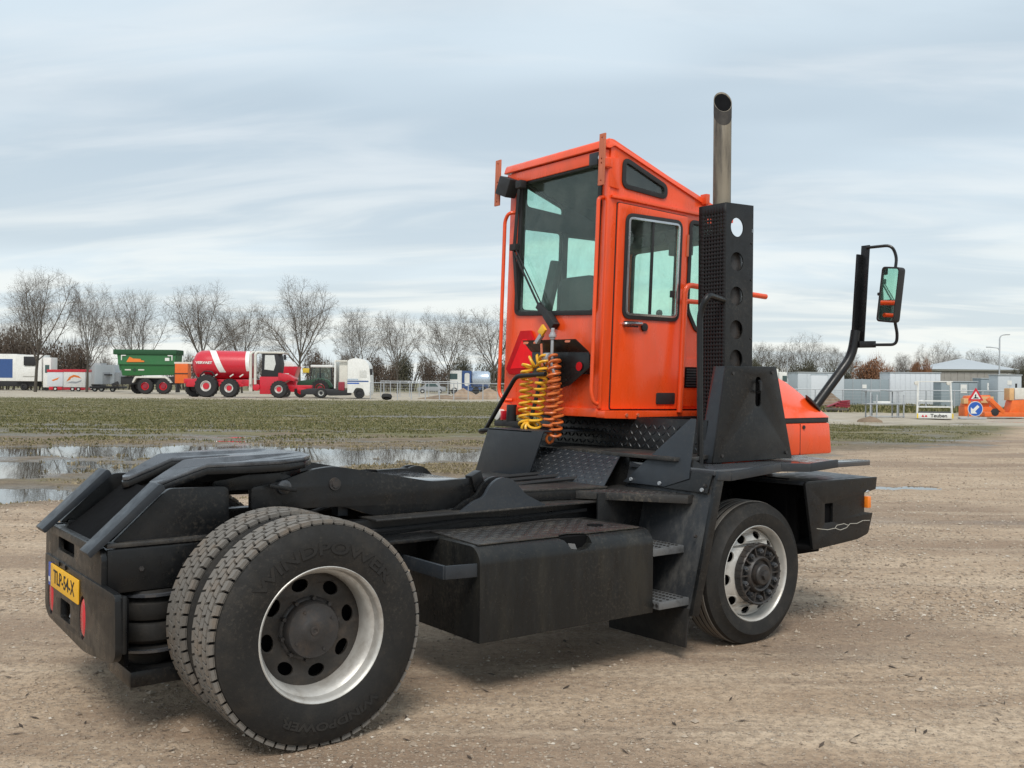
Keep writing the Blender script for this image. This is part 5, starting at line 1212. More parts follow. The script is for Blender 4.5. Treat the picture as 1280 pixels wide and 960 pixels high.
# refrigerated box lorry, far left (k = .112 m)
o = at('box_lorry', 'white refrigerated box lorry with blue side panel at the far left', 'lorry', -67.98, 140)
B(MB().box(-8.5, .4, 1.3, -1.6, 3.0, 5.1), 'cargo_box', p_white, o); B(MB().box(-8.5, .385, 1.75, -2.15, .398, 4.4), 'blue_panel', p_blue, o, 0); B(MB().box(-1.55, .0, 1.3, 2.1, 2.6, 5.0), 'front_wall', p_white, o, .05)
B(MB().box(-.3, -.25, 3.5, 1.3, -.02, 4.75), 'cooling_unit', p_dk, o); B(MB().box(-.5, -.12, 2.0, 1.5, -.02, 3.4), 'unit_cover', p_white, o); B(MB().box(2.2, .2, .45, 3.3, 2.3, 4.65), 'cab', p_white, o, .1); B(MB().box(2.5, .17, 2.5, 3.1, .21, 3.6), 'cab_window', p_glass, o, 0)
B(MB().box(-8.5, .5, .55, 1.0, 2.5, 1.28), 'chassis', p_dk, o)
for x in (-6.2, -5.0, -.5, 2.6): wheel(o, x, .25, .5, .3, p_dk)
# sales trailers
o = at('sales_trailer', 'white sales trailer with red top band and orange swoosh logo', 'trailer', -59.51, 136)
B(MB().box(-1.5, 0, .55, 1.45, 2, 2.9), 'body', p_white, o, .04); B(MB().box(-1.55, -.04, 2.62, 1.5, 2.04, 2.98), 'top_band', p_red, o, .02); B(MB().box(-1.45, .1, .2, 1.4, 1.9, .54), 'skirt', p_red, o)
lg = MB().prism([(-1.1, 1.3), (-.7, 1.95), (-.1, 2.25), (.55, 2.1), (.95, 1.75), (.5, 1.85), (0, 1.95), (-.45, 1.8), (-.6, 1.55)], ((0, -.012, 0), (1, 0, 0), (0, 0, 1), (0, 1, 0)), .01); B(lg, 'swoosh_logo', p_brn, o, 0)
lg = MB().prism([(-1.05, 1.1), (-.4, 1.35), (.3, 1.3), (1.0, 1.55), (.9, 1.3), (.2, 1.05), (-.4, 1.1)], ((0, -.012, 0), (1, 0, 0), (0, 0, 1), (0, 1, 0)), .01); B(lg, 'swoosh_logo', p_grey, o, 0)
wheel(o, -.3, .05, .3, .2); wheel(o, .5, .05, .3, .2)
o = at('sales_trailer', 'narrow pale sales trailer with red roof edge next to the refrigerated lorry', 'trailer', -63.04, 138)
B(MB().box(-1.1, 0, .6, 1.05, 2, 2.8), 'body', p_shed2, o, .04); B(MB().box(-1.15, -.04, 2.6, 1.1, 2.04, 2.95), 'top_band', p_red, o, .02); B(MB().box(-.9, .05, .15, .9, 1.9, .58), 'skirt', p_red, o, .05); wheel(o, 0, .0, .3, .2)
lg = MB().prism([(-.5, 1.5), (.2, 1.75), (.6, 1.9), (.3, 1.55), (-.3, 1.35)], ((0, -.012, 0), (1, 0, 0), (0, 0, 1), (0, 1, 0)), .01); B(lg, 'swoosh_logo', p_brn, o, 0)
# grey trailers
o = at('box_trailer', 'plain grey box trailer behind the sales trailers', 'trailer', -63.36, 150)
B(MB().box(-2.4, 0, .9, 1.6, 2.4, 4.1), 'body', p_grey, o, .03); B(MB().box(-2.4, .2, .5, 1.6, 2.2, .88), 'chassis', p_dk, o); wheel(o, -1.2, .1, .45, .3); wheel(o, 0.2, .1, .45, .3)
o = at('box_trailer', 'light grey box trailer left of the green tipping trailer', 'trailer', -54.89, 134)
B(MB().box(-1.2, .3, 1.0, 1.5, 2.6, 3.6), 'body', p_shed, o, .03); B(MB().box(-.1, .27, 1.0, .9, .299, 2.6), 'door_panel', p_grey, o, .02); B(MB().box(1.5, .4, 1.0, 2.1, 2.4, 2.6), 'nose', p_grey, o, .05); B(MB().box(-1.6, -.3, .42, 2.4, 2.4, .72), 'chassis', p_dk, o); B(MB().box(.3, -.2, 2.2, 1.2, .28, 2.35), 'shelf', p_dk, o)
for x in (-1.0, -.1, 1.4): wheel(o, x, -.1, .36, .25, p_white)
# green tipping trailer (k = .0928)
o = at('tipping_trailer', 'green tipping trailer with covered load and red wheels', 'trailer', -42.32, 116)
bx = [(-3.5, 4.9), (3.3, 4.8), (3.1, 2.25), (-2.9, 2.1)]
tb_ = B(MB().prism(bx, XZb(.0), 2.4), 'body', p_green, o, .05); B(MB().box(-3.95, -.15, 4.55, 3.4, 2.55, 5.15), 'cover', p_tarp, o, .1)
B(MB().box(-3.4, -.06, 3.35, 3.2, .02, 3.47), 'body_rib', p_green, tb_); B(MB().bar((-3.1, -.03, 2.7), (-3.5, -.03, 4.9), .12, .12), 'end_post', p_green, tb_)
B(MB().prism(rpoly([(-1.7, 1.3), (-1.35, 2.05), (2.3, 2.05), (2.9, 1.3), (2.75, 1.3), (2.2, 1.85), (-1.2, 1.85), (-1.5, 1.3)], .15, 3), XZb(-.25), .6), 'mudguard', p_beige, o, .02)
B(MB().box(-3.2, .3, 1.1, 3.2, 2.1, 2.0), 'chassis', p_dk, o); B(MB().bar((-3.6, .6, 1.3), (-4.3, .6, 1.0), .3, .3), 'rear_frame', p_dk, o)
B(MB().prism([(-2.35, 3.75), (-2.0, 4.3), (-1.6, 4.1), (-.7, 4.05), (-.7, 3.9), (-.3, 3.85), (-.3, 3.7), (-2.3, 3.68)], XZb(-.19), .06), 'orange_logo', p_brn, tb_, 0)
for x0_, x1_ in ((-2.6, -1.9), (-1.05, -.35)): B(MB().box(x0_, -.03, 2.72, x1_, .0, 2.86), 'cream_mark', p_beige, tb_, 0)
B(MB().prism([(-1.75, 2.78), (-1.47, 2.55), (-1.2, 2.78), (-1.47, 3.02)], XZb(-.03), .03), 'diamond_mark', p_dgreen, tb_, 0)
for x_, sg in ((-3.0, 1), (2.95, -1)): B(MB().panel([(x_, 4.5), (x_+.55*sg, 4.5), (x_+.55*sg, 4.4), (x_+.1*sg, 4.4), (x_+.1*sg, 3.9), (x_, 3.9)], [], XZb(-.16), .14), 'corner_mark', p_white, tb_, 0)
B(MB().hexa([(-3.35, -.16, 3.42), (3.2, -.16, 3.42), (3.2, .0, 3.42), (-3.35, .0, 3.42), (-3.45, -.02, 4.5), (3.28, -.02, 4.5), (3.28, .0, 4.5), (-3.45, .0, 4.5)]), 'upper_panel', p_green, tb_, 0)
B(MB().box(2.1, -.17, 3.85, 2.6, -.05, 4.2), 'white_badge', p_white, tb_, 0)
wheel(o, -.15, -.3, .9, .55, p_red, p_maroon, .52); wheel(o, 1.95, -.3, .9, .55, p_red, p_maroon, .52); wheel(o, -1.7, 1.6, .85, .5, p_dk)
# orange implement between the trailer and the tanker
o = at('field_implement', 'orange implement standing between the green trailer and the red tanker', 'farm machine', -35.68, 108)
B(MB().box(-.75, 0, 1.3, .65, 1.2, 3.4), 'hopper', p_or, o, .05); B(MB().box(-.7, .1, .3, -.5, 1.0, 1.3), 'leg', p_dk, o); B(MB().box(.4, .1, .3, .6, 1.0, 1.3), 'leg', p_dk, o); B(MB().box(-.8, -.05, 2.3, .7, -.0, 2.4), 'rib', p_dk, o); B(MB().box(-.9, .2, 3.4, 1.4, .7, 3.6), 'beam', p_beige, o)
# red slurry tanker, cab to the right (k = .0776)
o = at('slurry_tanker', 'red self propelled slurry tanker with white stripe and black cab', 'slurry tanker', -27.16, 97)
tk_ = MB().lathe((0, 1.4, 3.15), [(1e-3, -4.05), (.75, -4.0), (1.2, -3.75), (1.42, -3.3), (1.45, -2.4), (1.38, 1.55), (1.2, 1.75), (1e-3, 1.8)], 40, 0); tank_ = B(tk_, 'tank', p_red, o, 0)
# stripe: swept from the crown of the tank down its near side
vs = []
for i in range(17):
    a = R(-5)+R(125)*i/16; xx = -2.75+1.5*(i/16)
    for w_ in (0, .62):
        x_ = xx+w_; rr = 1.46-.0177*max(0, x_+2.4); vs.append((x_, 1.4-(rr)*math.sin(a), 3.15+rr*math.cos(a)))
B(MB().add(vs, [(2*i, 2*i+1, 2*i+3, 2*i+2) for i in range(16)]), 'white_stripe', p_white, tank_, 0)
vs = []
for i in range(17):
    a = R(-5)+R(120)*i/16; xx = 1.05+.3*(i/16)
    for w_ in (0, .38):
        x_ = xx+w_; rr = 1.46-.0177*max(0, x_+2.4); vs.append((x_, 1.4-rr*math.sin(a), 3.15+rr*math.cos(a)))
B(MB().add(vs, [(2*i, 2*i+1, 2*i+3, 2*i+2) for i in range(16)]), 'white_stripe', p_white, tank_, 0)
tm = MB(); text(tm, 'VERVAET', .34, ((-2.72, -.075, 3.35), (1, 0, 0), (0, 0, 1), (0, -1, 0)), 1.15, .012, .01); B(tm, 'tank_lettering', p_white, tank_, 0, smooth=0)
B(MB().box(-3.6, .5, 1.1, 2.2, 2.3, 1.75), 'chassis', p_red, o)
for x_ in (-3.0, -1.75, -.2, .75): B(MB().bar((x_, -.05, 2.0), (x_+.35, -.05, 2.25), .1, .12), 'pipe_valve', p_beige, o, .02)
B(MB().tube(bez([(-3.1, -.1, 2.1), (-2.6, -.15, 2.55), (-1.9, -.15, 2.5), (-1.6, -.1, 2.0)], .2), .06, 8), 'hose', p_dk, o, 0)
for z_ in (1.9, 2.4, 2.9, 3.4, 3.9): B(MB().box(-4.12, .5, z_, -4.05, 1.2, z_+.08), 'ladder_rung', p_beige, o, 0)
B(MB().lathe((-4.0, 1.4, 3.1), [(1e-3, -.12), (.7, -.1), (.75, 0), (.75, .1)], 24, 0), 'rear_hatch', p_maroon, o, 0)
B(MB().prism(rpoly([(-4.6, 1.2), (-4.2, 1.65), (-3.3, 1.9), (-2.0, 2.0), (-1.5, 1.5), (-1.0, 1.3), (.2, 1.65), (1.1, 1.2), (1.0, 1.05), (-4.5, 1.0)], .1, 3), XZb(.25), .5), 'mudguard', p_red, o, .02)
B(MB().box(-4.9, .6, 1.3, -3.8, 2.2, 1.8), 'rear_coupling', p_red, o, .1)
for x in (1.75, 2.2): B(MB().tube(bez([(x, .2, 1.3), (x, .2, 4.3), (x+.25, .6, 4.45)], .15), .14, 10), 'suction_pipe', p_beige, o, 0)
B(MB().box(1.55, .3, .6, 1.9, 1.0, 1.9), 'valve_chest', p_beige, o, .04); B(MB().cyl((2.3, .2, 1.0), .34, -.05, .3, 18), 'hose_reel', p_red, o, .02)
cb = [(2.75, 2.05), (4.4, 2.05), (4.55, 3.3), (4.35, 4.3), (2.8, 4.3)]
B(MB().prism(cb, XZb(.35), 2.0), 'cab', p_dk, o, .05); B(MB().prism([(3.05, 2.75), (3.95, 2.65), (4.15, 3.3), (4.0, 4.15), (3.1, 4.15)], XZb(.33), .02), 'cab_window', m_lamp, o, 0)
B(MB().box(2.5, .25, 4.3, 5.0, 2.45, 4.5), 'cab_roof', p_beige, o, .08); B(MB().bar((5.0, .4, 4.2), (5.05, .4, 3.7), .1, .25), 'mirror', p_dk, o)
B(MB().prism([(2.6, .35), (4.2, .35), (4.5, 1.3), (4.5, 2.05), (2.6, 2.05)], XZb(.3), 2.1), 'lower_cab', p_red, o, .05)
B(MB().prism(rpoly([(4.4, 1.7), (4.4, 2.45), (5.4, 2.25), (6.0, 1.9), (6.0, 1.6), (5.4, 1.75), (4.9, 1.45)], .1, 3), XZb(.3), 1.6), 'hood', p_red, o, .05)
B(MB().box(5.2, .7, .9, 7.6, 1.5, 1.25), 'front_frame', p_red, o, .05); B(MB().bar((6.2, .7, .9), (8.1, .9, .55), .3, .3), 'drawbar', p_red, o)
for x, r in ((-2.45, 1.09), (-.22, .90), (4.6, .83)): wheel(o, x, -.35, r, .8, p_white, p_red, .48)
wheel(o, -4.2, 1.6, .9, .6, p_dk)
# red hopper behind the tanker
o = at('hopper_trailer', 'red hopper trailer with white cover half hidden behind the tanker cab', 'trailer', -23.55, 104)
B(MB().prism([(-1.3, 3.15), (1.25, 3.15), (.8, 1.8), (-1.3, 1.7)], XZb(0), 2.0), 'hopper', p_red, o, .04); B(MB().prism(rpoly([(-1.2, 3.16), (-.9, 3.7), (.5, 3.7), (.9, 3.16)], .1, 3), XZb(.1), 1.8), 'cover', p_white, o, .03); B(MB().box(-.1, -.03, 2.2, .35, .0, 2.45), 'badge', p_white, o, 0)
B(MB().box(-1.2, .5, .5, 1.0, 1.5, 1.7), 'frame', p_red, o); wheel(o, 0, .1, .45, .35)
# dark green tractor
o = at('farm_tractor', 'dark green farm tractor with white cab roof and red wheel centres', 'tractor', -19.47, 101)
B(MB().box(-.95, .2, 3.05, 1.3, 2.0, 3.3), 'cab_roof', p_white, o, .08)
for x0_, x1_ in ((-1.0, -.8), (.05, .02), (1.25, 1.15)): B(MB().bar((x0_, .25, 1.6), (x1_, .3, 3.05), .1, .1), 'cab_pillar', p_dk, o)
for x0_, x1_ in ((-1.0, -.8), (1.25, 1.15)): B(MB().bar((x0_, 1.9, 1.6), (x1_, 1.9, 3.05), .1, .1), 'cab_pillar', p_dk, o)
B(MB().box(-.9, .27, 1.7, 1.2, .29, 3.0), 'cab_glass', g_cab, o, 0); B(MB().box(-.4, .7, 1.3, .3, 1.5, 2.5), 'driver_seat', p_dk, o, .1)
B(MB().prism(rpoly([(-1.5, 1.15), (-1.0, 1.75), (.1, 2.0), (1.0, 1.75), (1.4, 1.1), (1.2, 1.0), (-1.3, 1.0)], .25, 4), XZb(-.1), .5), 'mudguard', p_dgreen, o, .03)
B(MB().prism(rpoly([(-2.4, .9), (-2.3, 1.65), (-.9, 1.85), (-.9, .9)], .2, 4), XZb(.5), 1.0), 'hood', p_dgreen, o, .05); B(MB().box(-2.0, .6, .5, 1.5, 1.4, 1.3), 'chassis', p_dk, o)
wheel(o, .1, -.15, .93, .6, p_red, p_maroon, .52); wheel(o, -1.9, -.05, .62, .4, p_red, None, .5); B(MB().box(-1.75, .3, 2.5, -1.1, .6, 2.95), 'side_tool_box', p_yel, o, .03)
# white tractor unit (k = .0776)
o = at('tractor_unit', 'white lorry tractor unit with blue side stripes and low black chassis', 'lorry', -15.52, 97)
cabp = rpoly([(-.45, .55), (-.45, 3.72), (.2, 3.95), (1.2, 3.8), (1.62, 3.3), (1.75, 2.2), (1.8, .75), (1.7, .3), (1.3, .3), (1.05, 1.0), (.35, 1.05), (.1, .55)], [.05, .15, .3, .3, .3, .3, .1, .1, .05, .2, .2, .05], 4)
cbu = B(MB().prism(cabp, XZb(.0), 2.4), 'cab', p_white, o, .05); B(MB().prism(rpoly([(.72, 2.05), (1.45, 2.0), (1.4, 2.72), (.75, 2.72)], .06), XZb(-.012), .02), 'cab_window', m_lamp, cbu, 0)
for z_, x1_, mm in ((1.62, 1.6, p_blue), (1.42, .7, p_sblue), (1.80, .6, p_silver)): B(MB().box(-.45, -.012, z_, x1_, .0, z_+.12), 'side_stripe', mm, cbu, 0)
B(MB().box(-1.75, .05, .95, -1.6, 2.35, 3.72), 'side_fairing', p_white, o, .05); B(MB().box(-1.62, .05, 3.55, -.48, .12, 3.72), 'fairing_rail', p_beige, o); B(MB().box(-1.3, .3, 1.0, -.5, 2.1, 3.5), 'sleeper_back', p_beige, o, .05); B(MB().box(-1.35, .1, .7, -.75, .5, 1.6), 'filter_box', p_maroon, o, .05)
B(MB().prism(rpoly([(-5.0, .35), (-5.0, .78), (-4.2, .95), (-2.0, .85), (-.4, .85), (-.4, .3), (-2.2, .25), (-2.6, .4)], .08, 3), XZb(.1), 2.2), 'chassis', p_dk, o, .03); B(MB().box(1.7, .1, 2.3, 1.95, .35, 2.9), 'mirror', p_dk, o, .04); B(MB().box(1.65, -.01, .45, 1.82, .4, .7), 'headlight', m_lamp, cbu, .02)
wheel(o, .7, -.02, .5, .32, p_dk, None, .6); wheel(o, -3.0, -.02, .5, .5, p_white, p_dk, .55)
# wire fence with posts along the far road
def fence(name, label, l0, d0, l1, d1, n, h, mid=True, r=.045):
    a, b = E(l0, d0), E(l1, d1); o = thing(name, label, 'fence', a); dv = b-a
    for i in range(n+1):
        p = dv*(i/n); B(MB().cyl((p.x, p.y, 0), r, -.1, h, 8, 2), 'post', m_galv, o, 0)
    B(MB().tube([V(0, 0, h-.02), dv+V(0, 0, h-.02)], r*.8, 8), 'top_rail', m_galv, o, 0)
    w = MB(); L_ = dv.length; e = dv/L_
    for k in range(1, 6): w.bar(V(0, 0, h*k/6), dv+V(0, 0, h*k/6), .012, .012)
    for i in range(int(L_/.5)): w.bar(e*(i*.5)+V(0, 0, .05), e*(i*.5)+V(0, 0, h-.05), .010, .010)
    tag(B(w, 'wire_mesh', m_galv, o, 0), kind='stuff'); return o
fence('wire_fence', 'long low wire fence right of the white tractor unit', -13.59, 96, 1.44, 90, 11, 1.58)
fence('wire_fence', 'tall thin wire fence standing behind the long low one', -14.69, 112, -6.09, 112, 8, 1.75)
fence('wire_fence', 'wire fence with a top rail in front of the pale sheds', 20.98, 76, 39.07, 74, 9, 1.38)
# traffic on the far road
o = at('parked_car', 'pale car roof showing above the wire fence', 'car', -12.12, 150)
B(MB().prism(rpoly([(-2.1, .35), (-2.1, .85), (-1.3, .95), (-.7, 1.5), (.7, 1.52), (1.4, .98), (2.1, .9), (2.15, .35)], .1, 3), XZb(0), 1.7), 'body', p_grey, o, .06); B(MB().prism([(-1.05, .98), (-.62, 1.42), (.62, 1.44), (1.15, .98)], XZb(-.01), .02), 'window', p_glass, o, 0)
wheel(o, -1.3, -.02, .32, .2); wheel(o, 1.3, -.02, .32, .2)
o = at('tank_lorry', 'blue and white lorry with a silver tank beyond the fence', 'lorry', -6.05, 140)
B(MB().prism(rpoly([(-2.9, .6), (-2.9, 2.3), (-2.5, 3.3), (-1.0, 3.35), (-1.0, .6)], .15, 3), XZb(0), 2.4), 'cab', p_white, o, .05); B(MB().box(-2.7, -.015, 2.1, -1.6, .0, 2.9), 'cab_window', p_glass, o, 0); B(MB().box(-.95, .1, .9, .35, 2.3, 3.3), 'pump_box', p_blue, o, .05); B(MB().prism(rrect(-.6, 1.2, .1, 3.0, .3, 5), XZb(.07), .02), 'pump_door', p_white, o, 0)
B(MB().lathe((0, 1.2, 2.15), [(1e-3, .4), (1.0, .45), (1.15, .7), (1.15, 2.7), (.9, 2.95), (1e-3, 3.0)], 28, 0), 'tank', p_silver, o, 0); B(MB().box(-2.9, .2, .5, 2.9, 2.2, .95), 'chassis', p_blue, o)
for x in (-2.0, 1.0, 2.1): wheel(o, x, .0, .5, .3, p_dk)
def heap(name, label, l, d, w, h, mt, dp=None, cat='soil heap'):
    dp = dp or w*.7; n = 30; m_ = 10; vs = []
    for i in range(m_+1):
        rr = i/m_
        for j in range(n):
            a = 2*PI*j/n; f = 1+.22*math.sin(3*a+l)+.12*math.sin(7*a+d); x = w*rr*math.cos(a)*f; y = dp*rr*math.sin(a)*f
            z = h*max(0, 1-rr)**.85*(1+.25*float(vnoise(np.array(x*2+l), np.array(y*2+d))-.5))+(.05*float(vnoise(np.array(x*6+l), np.array(y*6))) if rr < 1 else -.06); vs.append((x, y, z))
    fs = [(i*n+j, i*n+(j+1) % n, (i+1)*n+(j+1) % n, (i+1)*n+j) for i in range(m_) for j in range(n)]
    ob = MB().add(vs, fs).build(name, mt, None, 0, 60); ob.location = E(l, d); ob.rotation_euler = (0, 0, EZ); return tag(ob, label, cat)
heap('soil_heap', 'left brown soil heap behind the wire fence', -4.93, 101, 1.5, 1.05, p_cut); heap('soil_heap', 'brown soil heap next to the orange cab behind the fence', -2.26, 101, 1.7, 1.15, p_cut)
heap('soil_heap', 'grey brown soil heap in front of the left pale shed', 25.41, 80, 1.25, 1.15, p_soil); heap('soil_heap', 'small dark heap at the edge of the sandy road', 16.49, 46, .55, .30, p_soil); heap('soil_heap', 'low rubble ridge along the fence foot', -6.66, 98, 2.4, .4, p_soil, .8)
o = tag(MB().lathe((0, 0, .22), [(.25, -.14), (.45, -.16), (.5, 0), (.45, .16), (.25, .14)], 24).build('old_tyre', p_tyre, None, 0), 'dark old tyre lying by the end of the fence', 'tyre'); o.location = E(-11.61, 93, .2); o.rotation_euler = (R(70), 0, EZ)
# ---- sheds and buildings on the right
def ribbed(mb, x0, x1, y, z0, z1, pitch, dep=.03):
    n = max(1, int((x1-x0)/pitch)); w = (x1-x0)/n
    for i in range(n): mb.box(x0+i*w+w*.12, y-dep, z0, x0+(i+1)*w-w*.12, y-.002, z1)
def shed(name, label, l, d, w, h, dep, mt, cat, pitch=.35, roof=True):
    o = at(name, label, cat, l, d); wl_ = B(MB().box(-w/2, 0, 0, w/2, dep, h), 'wall', mt, o, .02)
    n = max(1, int(w/pitch)); pw = w/n
    for i in range(n): B(MB().box(-w/2+i*pw+.02, -.03, .05, -w/2+(i+1)*pw-.02, -.002, h-.08), 'cladding_panel', mt, wl_, .006)
    if roof: B(MB().box(-w/2-.05, -.07, h, w/2+.05, dep+.05, h+.07), 'roof', p_roof, o, .01)
    return o
o = shed('storage_shed', 'pale grey metal shed left of the grey panel fence', 26.56, 86, 4.0, 2.75, 3, p_shed, 'shed', .8); B(MB().box(-.85, -.05, .05, .55, -.031, 2.55), 'door', p_shed2, o, .01); B(MB().box(-.9, -.06, 2.55, .6, -.03, 2.62), 'door_head', p_pan, o)
o = at('panel_fence', 'grey sheet metal panel fence between shed and container', 'fence', 30.83, 87)
for i in range(5): B(MB().box(-1.95+i*.79, 0, 0, -1.95+i*.79+.76, .06, 2.25), 'panel', p_pan, o, .01)
for i in range(6): B(MB().box(-1.99+i*.79, -.03, 0, -1.94+i*.79, .09, 2.3), 'post', p_grey, o, .01)
B(MB().box(-.35, -.02, 1.45, .02, -.005, 1.78), 'notice', p_white, o, 0)
shed('storage_container', 'white container behind the white safety cage', 35.88, 89, 4.5, 2.85, 2.5, p_shed2, 'container', .45)
o = shed('electrical_cabinet', 'slate grey cabinet left of the warning sign', 36.67, 82, 3.0, 2.05, 1.5, p_pan, 'cabinet', .75); B(MB().box(.10, -.05, 1.15, .62, -.032, 1.85), 'notice', p_white, o, 0); B(MB().box(.18, -.055, 1.45, .54, -.051, 1.5), 'notice_print', p_pan, o, 0)
o = shed('electrical_cabinet', 'grey cabinet with a flat lid behind the warning sign', 40.05, 84, 1.35, 2.35, 1.5, p_pan, 'cabinet', .68); B(MB().box(-.15, -.05, 1.4, .4, -.032, 2.0), 'notice', p_white, o, 0); B(MB().box(-.05, -.055, 1.65, .3, -.051, 1.75), 'notice_print', p_pan, o, 0)
o = shed('electrical_cabinet', 'tall pale grey cabinet behind the orange machine', 39.81, 80, 1.9, 2.6, 1.5, p_shed, 'cabinet', .95); B(MB().box(-.2, -.05, 1.85, .15, -.032, 2.2), 'notice', p_white, o, 0)
o = at('pavilion', 'low building with grey pyramid roof and brown clad walls', 'building', 78.74, 170)
B(MB().box(-6.6, 0, 0, 6.8, 12, 4.4), 'wall', p_wall, o, .03); B(MB().box(-6.9, -.4, 4.4, 7.1, 12.4, 4.65), 'eaves', p_beige, o, .03)
B(MB().add([(-7.1, -.6, 4.65), (7.3, -.6, 4.65), (7.3, 12.6, 4.65), (-7.1, 12.6, 4.65), (.3, 6, 6.7)], [(0, 1, 4), (1, 2, 4), (2, 3, 4), (3, 0, 4), (0, 3, 2, 1)]), 'roof', p_roof, o, 0)
for i in range(9): B(MB().box(-6.4+i*1.13, -.06, .1, -6.4+i*1.13+1.07, -.002, 4.2), 'cladding_panel', p_wall, o, .01)
for x in (4.1, 5.5): 
    w_ = B(MB().box(x, -.08, 1.0, x+1.2, -.002, 4.0), 'window', p_beige, o, .01); B(MB().box(x+.08, -.10, 1.1, x+1.12, -.081, 3.9), 'pane', p_glass, w_, 0)
o = at('street_lamp', 'tall double armed street lamp in front of the pyramid roofed building', 'street lamp', 63.34, 130)
B(MB().tube(bez([(0, 0, 0), (0, 0, 8.1), (.25, 0, 8.45), (.8, 0, 8.5)], .3), [.10, .09]+[.07]*12, 10), 'pole', m_galv, o, 0); B(MB().tube(bez([(0, 0, 6.4), (-.2, 0, 6.75), (-1.2, 0, 6.85)], .2), .05, 8), 'arm', m_galv, o, 0); B(MB().box(.75, -.15, 8.45, 1.3, .15, 8.57), 'lamp_head', m_galv, o, .03); B(MB().box(-1.7, -.15, 6.8, -1.15, .15, 6.92), 'lamp_head', m_galv, o, .03)
o = at('flag_pole', 'thin pale pole rising above the orange hood', 'pole', 41.28, 150); B(MB().cyl((0, 0, 0), .07, 0, 5.6, 10, 2), 'shaft', m_galv, o, 0); B(MB().cyl((0, 0, 0), .1, 5.6, 5.75, 10, 2), 'finial', m_galv, o, 0)
o = at('box_lorry', 'white lorry mostly hidden behind the black exhaust shroud', 'lorry', 39.36, 150)
B(MB().box(-1.5, 0, .9, .6, 2.4, 4.1), 'cargo_box', p_white, o, .05); B(MB().prism(rpoly([(.7, .5), (.7, 3.7), (1.9, 3.6), (2.1, 2.2), (2.1, .5)], .15, 3), XZb(0), 2.3), 'cab', p_white, o, .05); B(MB().box(1.2, -.02, 2.2, 1.9, .0, 3.1), 'cab_window', p_glass, o, 0); B(MB().box(-1.5, .2, .45, 2.0, 2.2, .9), 'chassis', p_dk, o); wheel(o, 1.3, -.02, .5, .3); wheel(o, -.8, -.02, .5, .3)
# steel rack, maroon sheets, timber
o = at('steel_rack', 'low grey steel rack on the verge left of the white cage', 'rack', 19.43, 52)
for x in (-.78, -.45, .62, .95):
    for y in (0, .7): B(MB().box(x-.03, y-.03, 0, x+.03, y+.03, 1.36 if x in (-.78, .62) else 1.2), 'leg', m_galv, o, .004)
B(MB().box(-.98, -.05, .70, 1.0, .75, .75), 'shelf', m_galv, o, .01); B(MB().box(-.98, -.05, 1.36, -.3, .75, 1.43), 'shelf', m_galv, o, .01); B(MB().box(.3, -.05, 1.36, .9, .75, 1.43), 'shelf', m_galv, o, .01); B(MB().box(-.98, -.05, .06, 1.0, -.0, .11), 'foot_rail', m_galv, o, .01); B(MB().box(-.5, .1, .75, .3, .5, .86), 'white_sheet', p_white, o, .02)
o = at('steel_sheets', 'small stack of maroon steel sheets by the left pale shed', 'steel sheets', 23.67, 72)
for k in range(4): B(MB().obox((.1*k, .2, .12+.14*k), (.62-.1*k, 0, .03), (0, .4, 0), (-.003, 0, .055)), 'sheet', p_maroon, o, .01)
B(MB().obox((-.5, .2, .3), (.45, 0, .18), (0, .3, 0), (-.01, 0, .03)), 'sheet', p_maroon, o, .01)
o = tag(MB().tube([(-.75, 0, .12), (-.2, .05, .14), (.3, 0, .11), (.75, .05, .13)], [.11, .13, .12, .1], 10).build('fallen_log', m_bark, None, 0), 'dark log lying on the verge behind the orange hood', 'log'); o.location = E(20.46, 63); o.rotation_euler = (0, 0, EZ)
# white safety cage with the hire firm's name
o = at('safety_cage', 'white steel safety cage with dark floor on the right verge', 'safety cage', 21.12, 50); o.rotation_euler = (0, 0, EZ-.0)
W0, W1, DY = -.86, .90, 1.25; sk_ = .42
def cg(x, y, z): return V(x+sk_*y, y, z)
for x in (W0, W1):
    for y in (0, DY): B(MB().bar(cg(x, y, .05), cg(x+(.1 if x > 0 else .03)*(-1 if x > 0 else 1), y, 1.93), .07, .07, (0, 1, 0)), 'post', m_white, o, .01)
for z in (.62, .92, 1.9):
    for y in (0, DY): B(MB().bar(cg(W0, y, z), cg(W1, y, z), .045, .045), 'rail', m_white, o, .008)
    for x in (W0, W1): B(MB().bar(cg(x, 0, z), cg(x, DY, z), .045, .045), 'rail', m_white, o, .008)
bs_ = B(MB().hexa([cg(W0, -.03, .05), cg(W1, -.03, .05), cg(W1, DY, .05), cg(W0, DY, .05), cg(W0, -.03, .33), cg(W1, -.03, .33), cg(W1, DY, .33), cg(W0, DY, .33)]), 'base_pan', m_white, o, .01); B(MB().hexa([cg(W0+.05, .03, .331), cg(W1-.05, .03, .331), cg(W1-.05, DY-.05, .331), cg(W0+.05, DY-.05, .331), cg(W0+.05, .03, .37), cg(W1-.05, .03, .37), cg(W1-.05, DY-.05, .37), cg(W0+.05, DY-.05, .37)]), 'floor_mat', p_dk, o, 0)
for x in (-.58, -.42): B(MB().prism([(x-.07, .13), (x+.07, .13), (x, .25)], XZb(-.042), .008), 'red_triangle_logo', p_red, bs_, 0)
tm = MB(); text(tm, 'Teuben', .24, ((.22, -.04, .19), (1, 0, 0), (0, 0, 1), (0, -1, 0)), 1.15, .004); B(tm, 'lettering', m_ink, bs_, 0, smooth=0)
for x in (W0, W1): B(MB().box(x-.02, -.05, .06, x+.05, -.031, .30), 'hazard_patch', p_yel, bs_, 0)
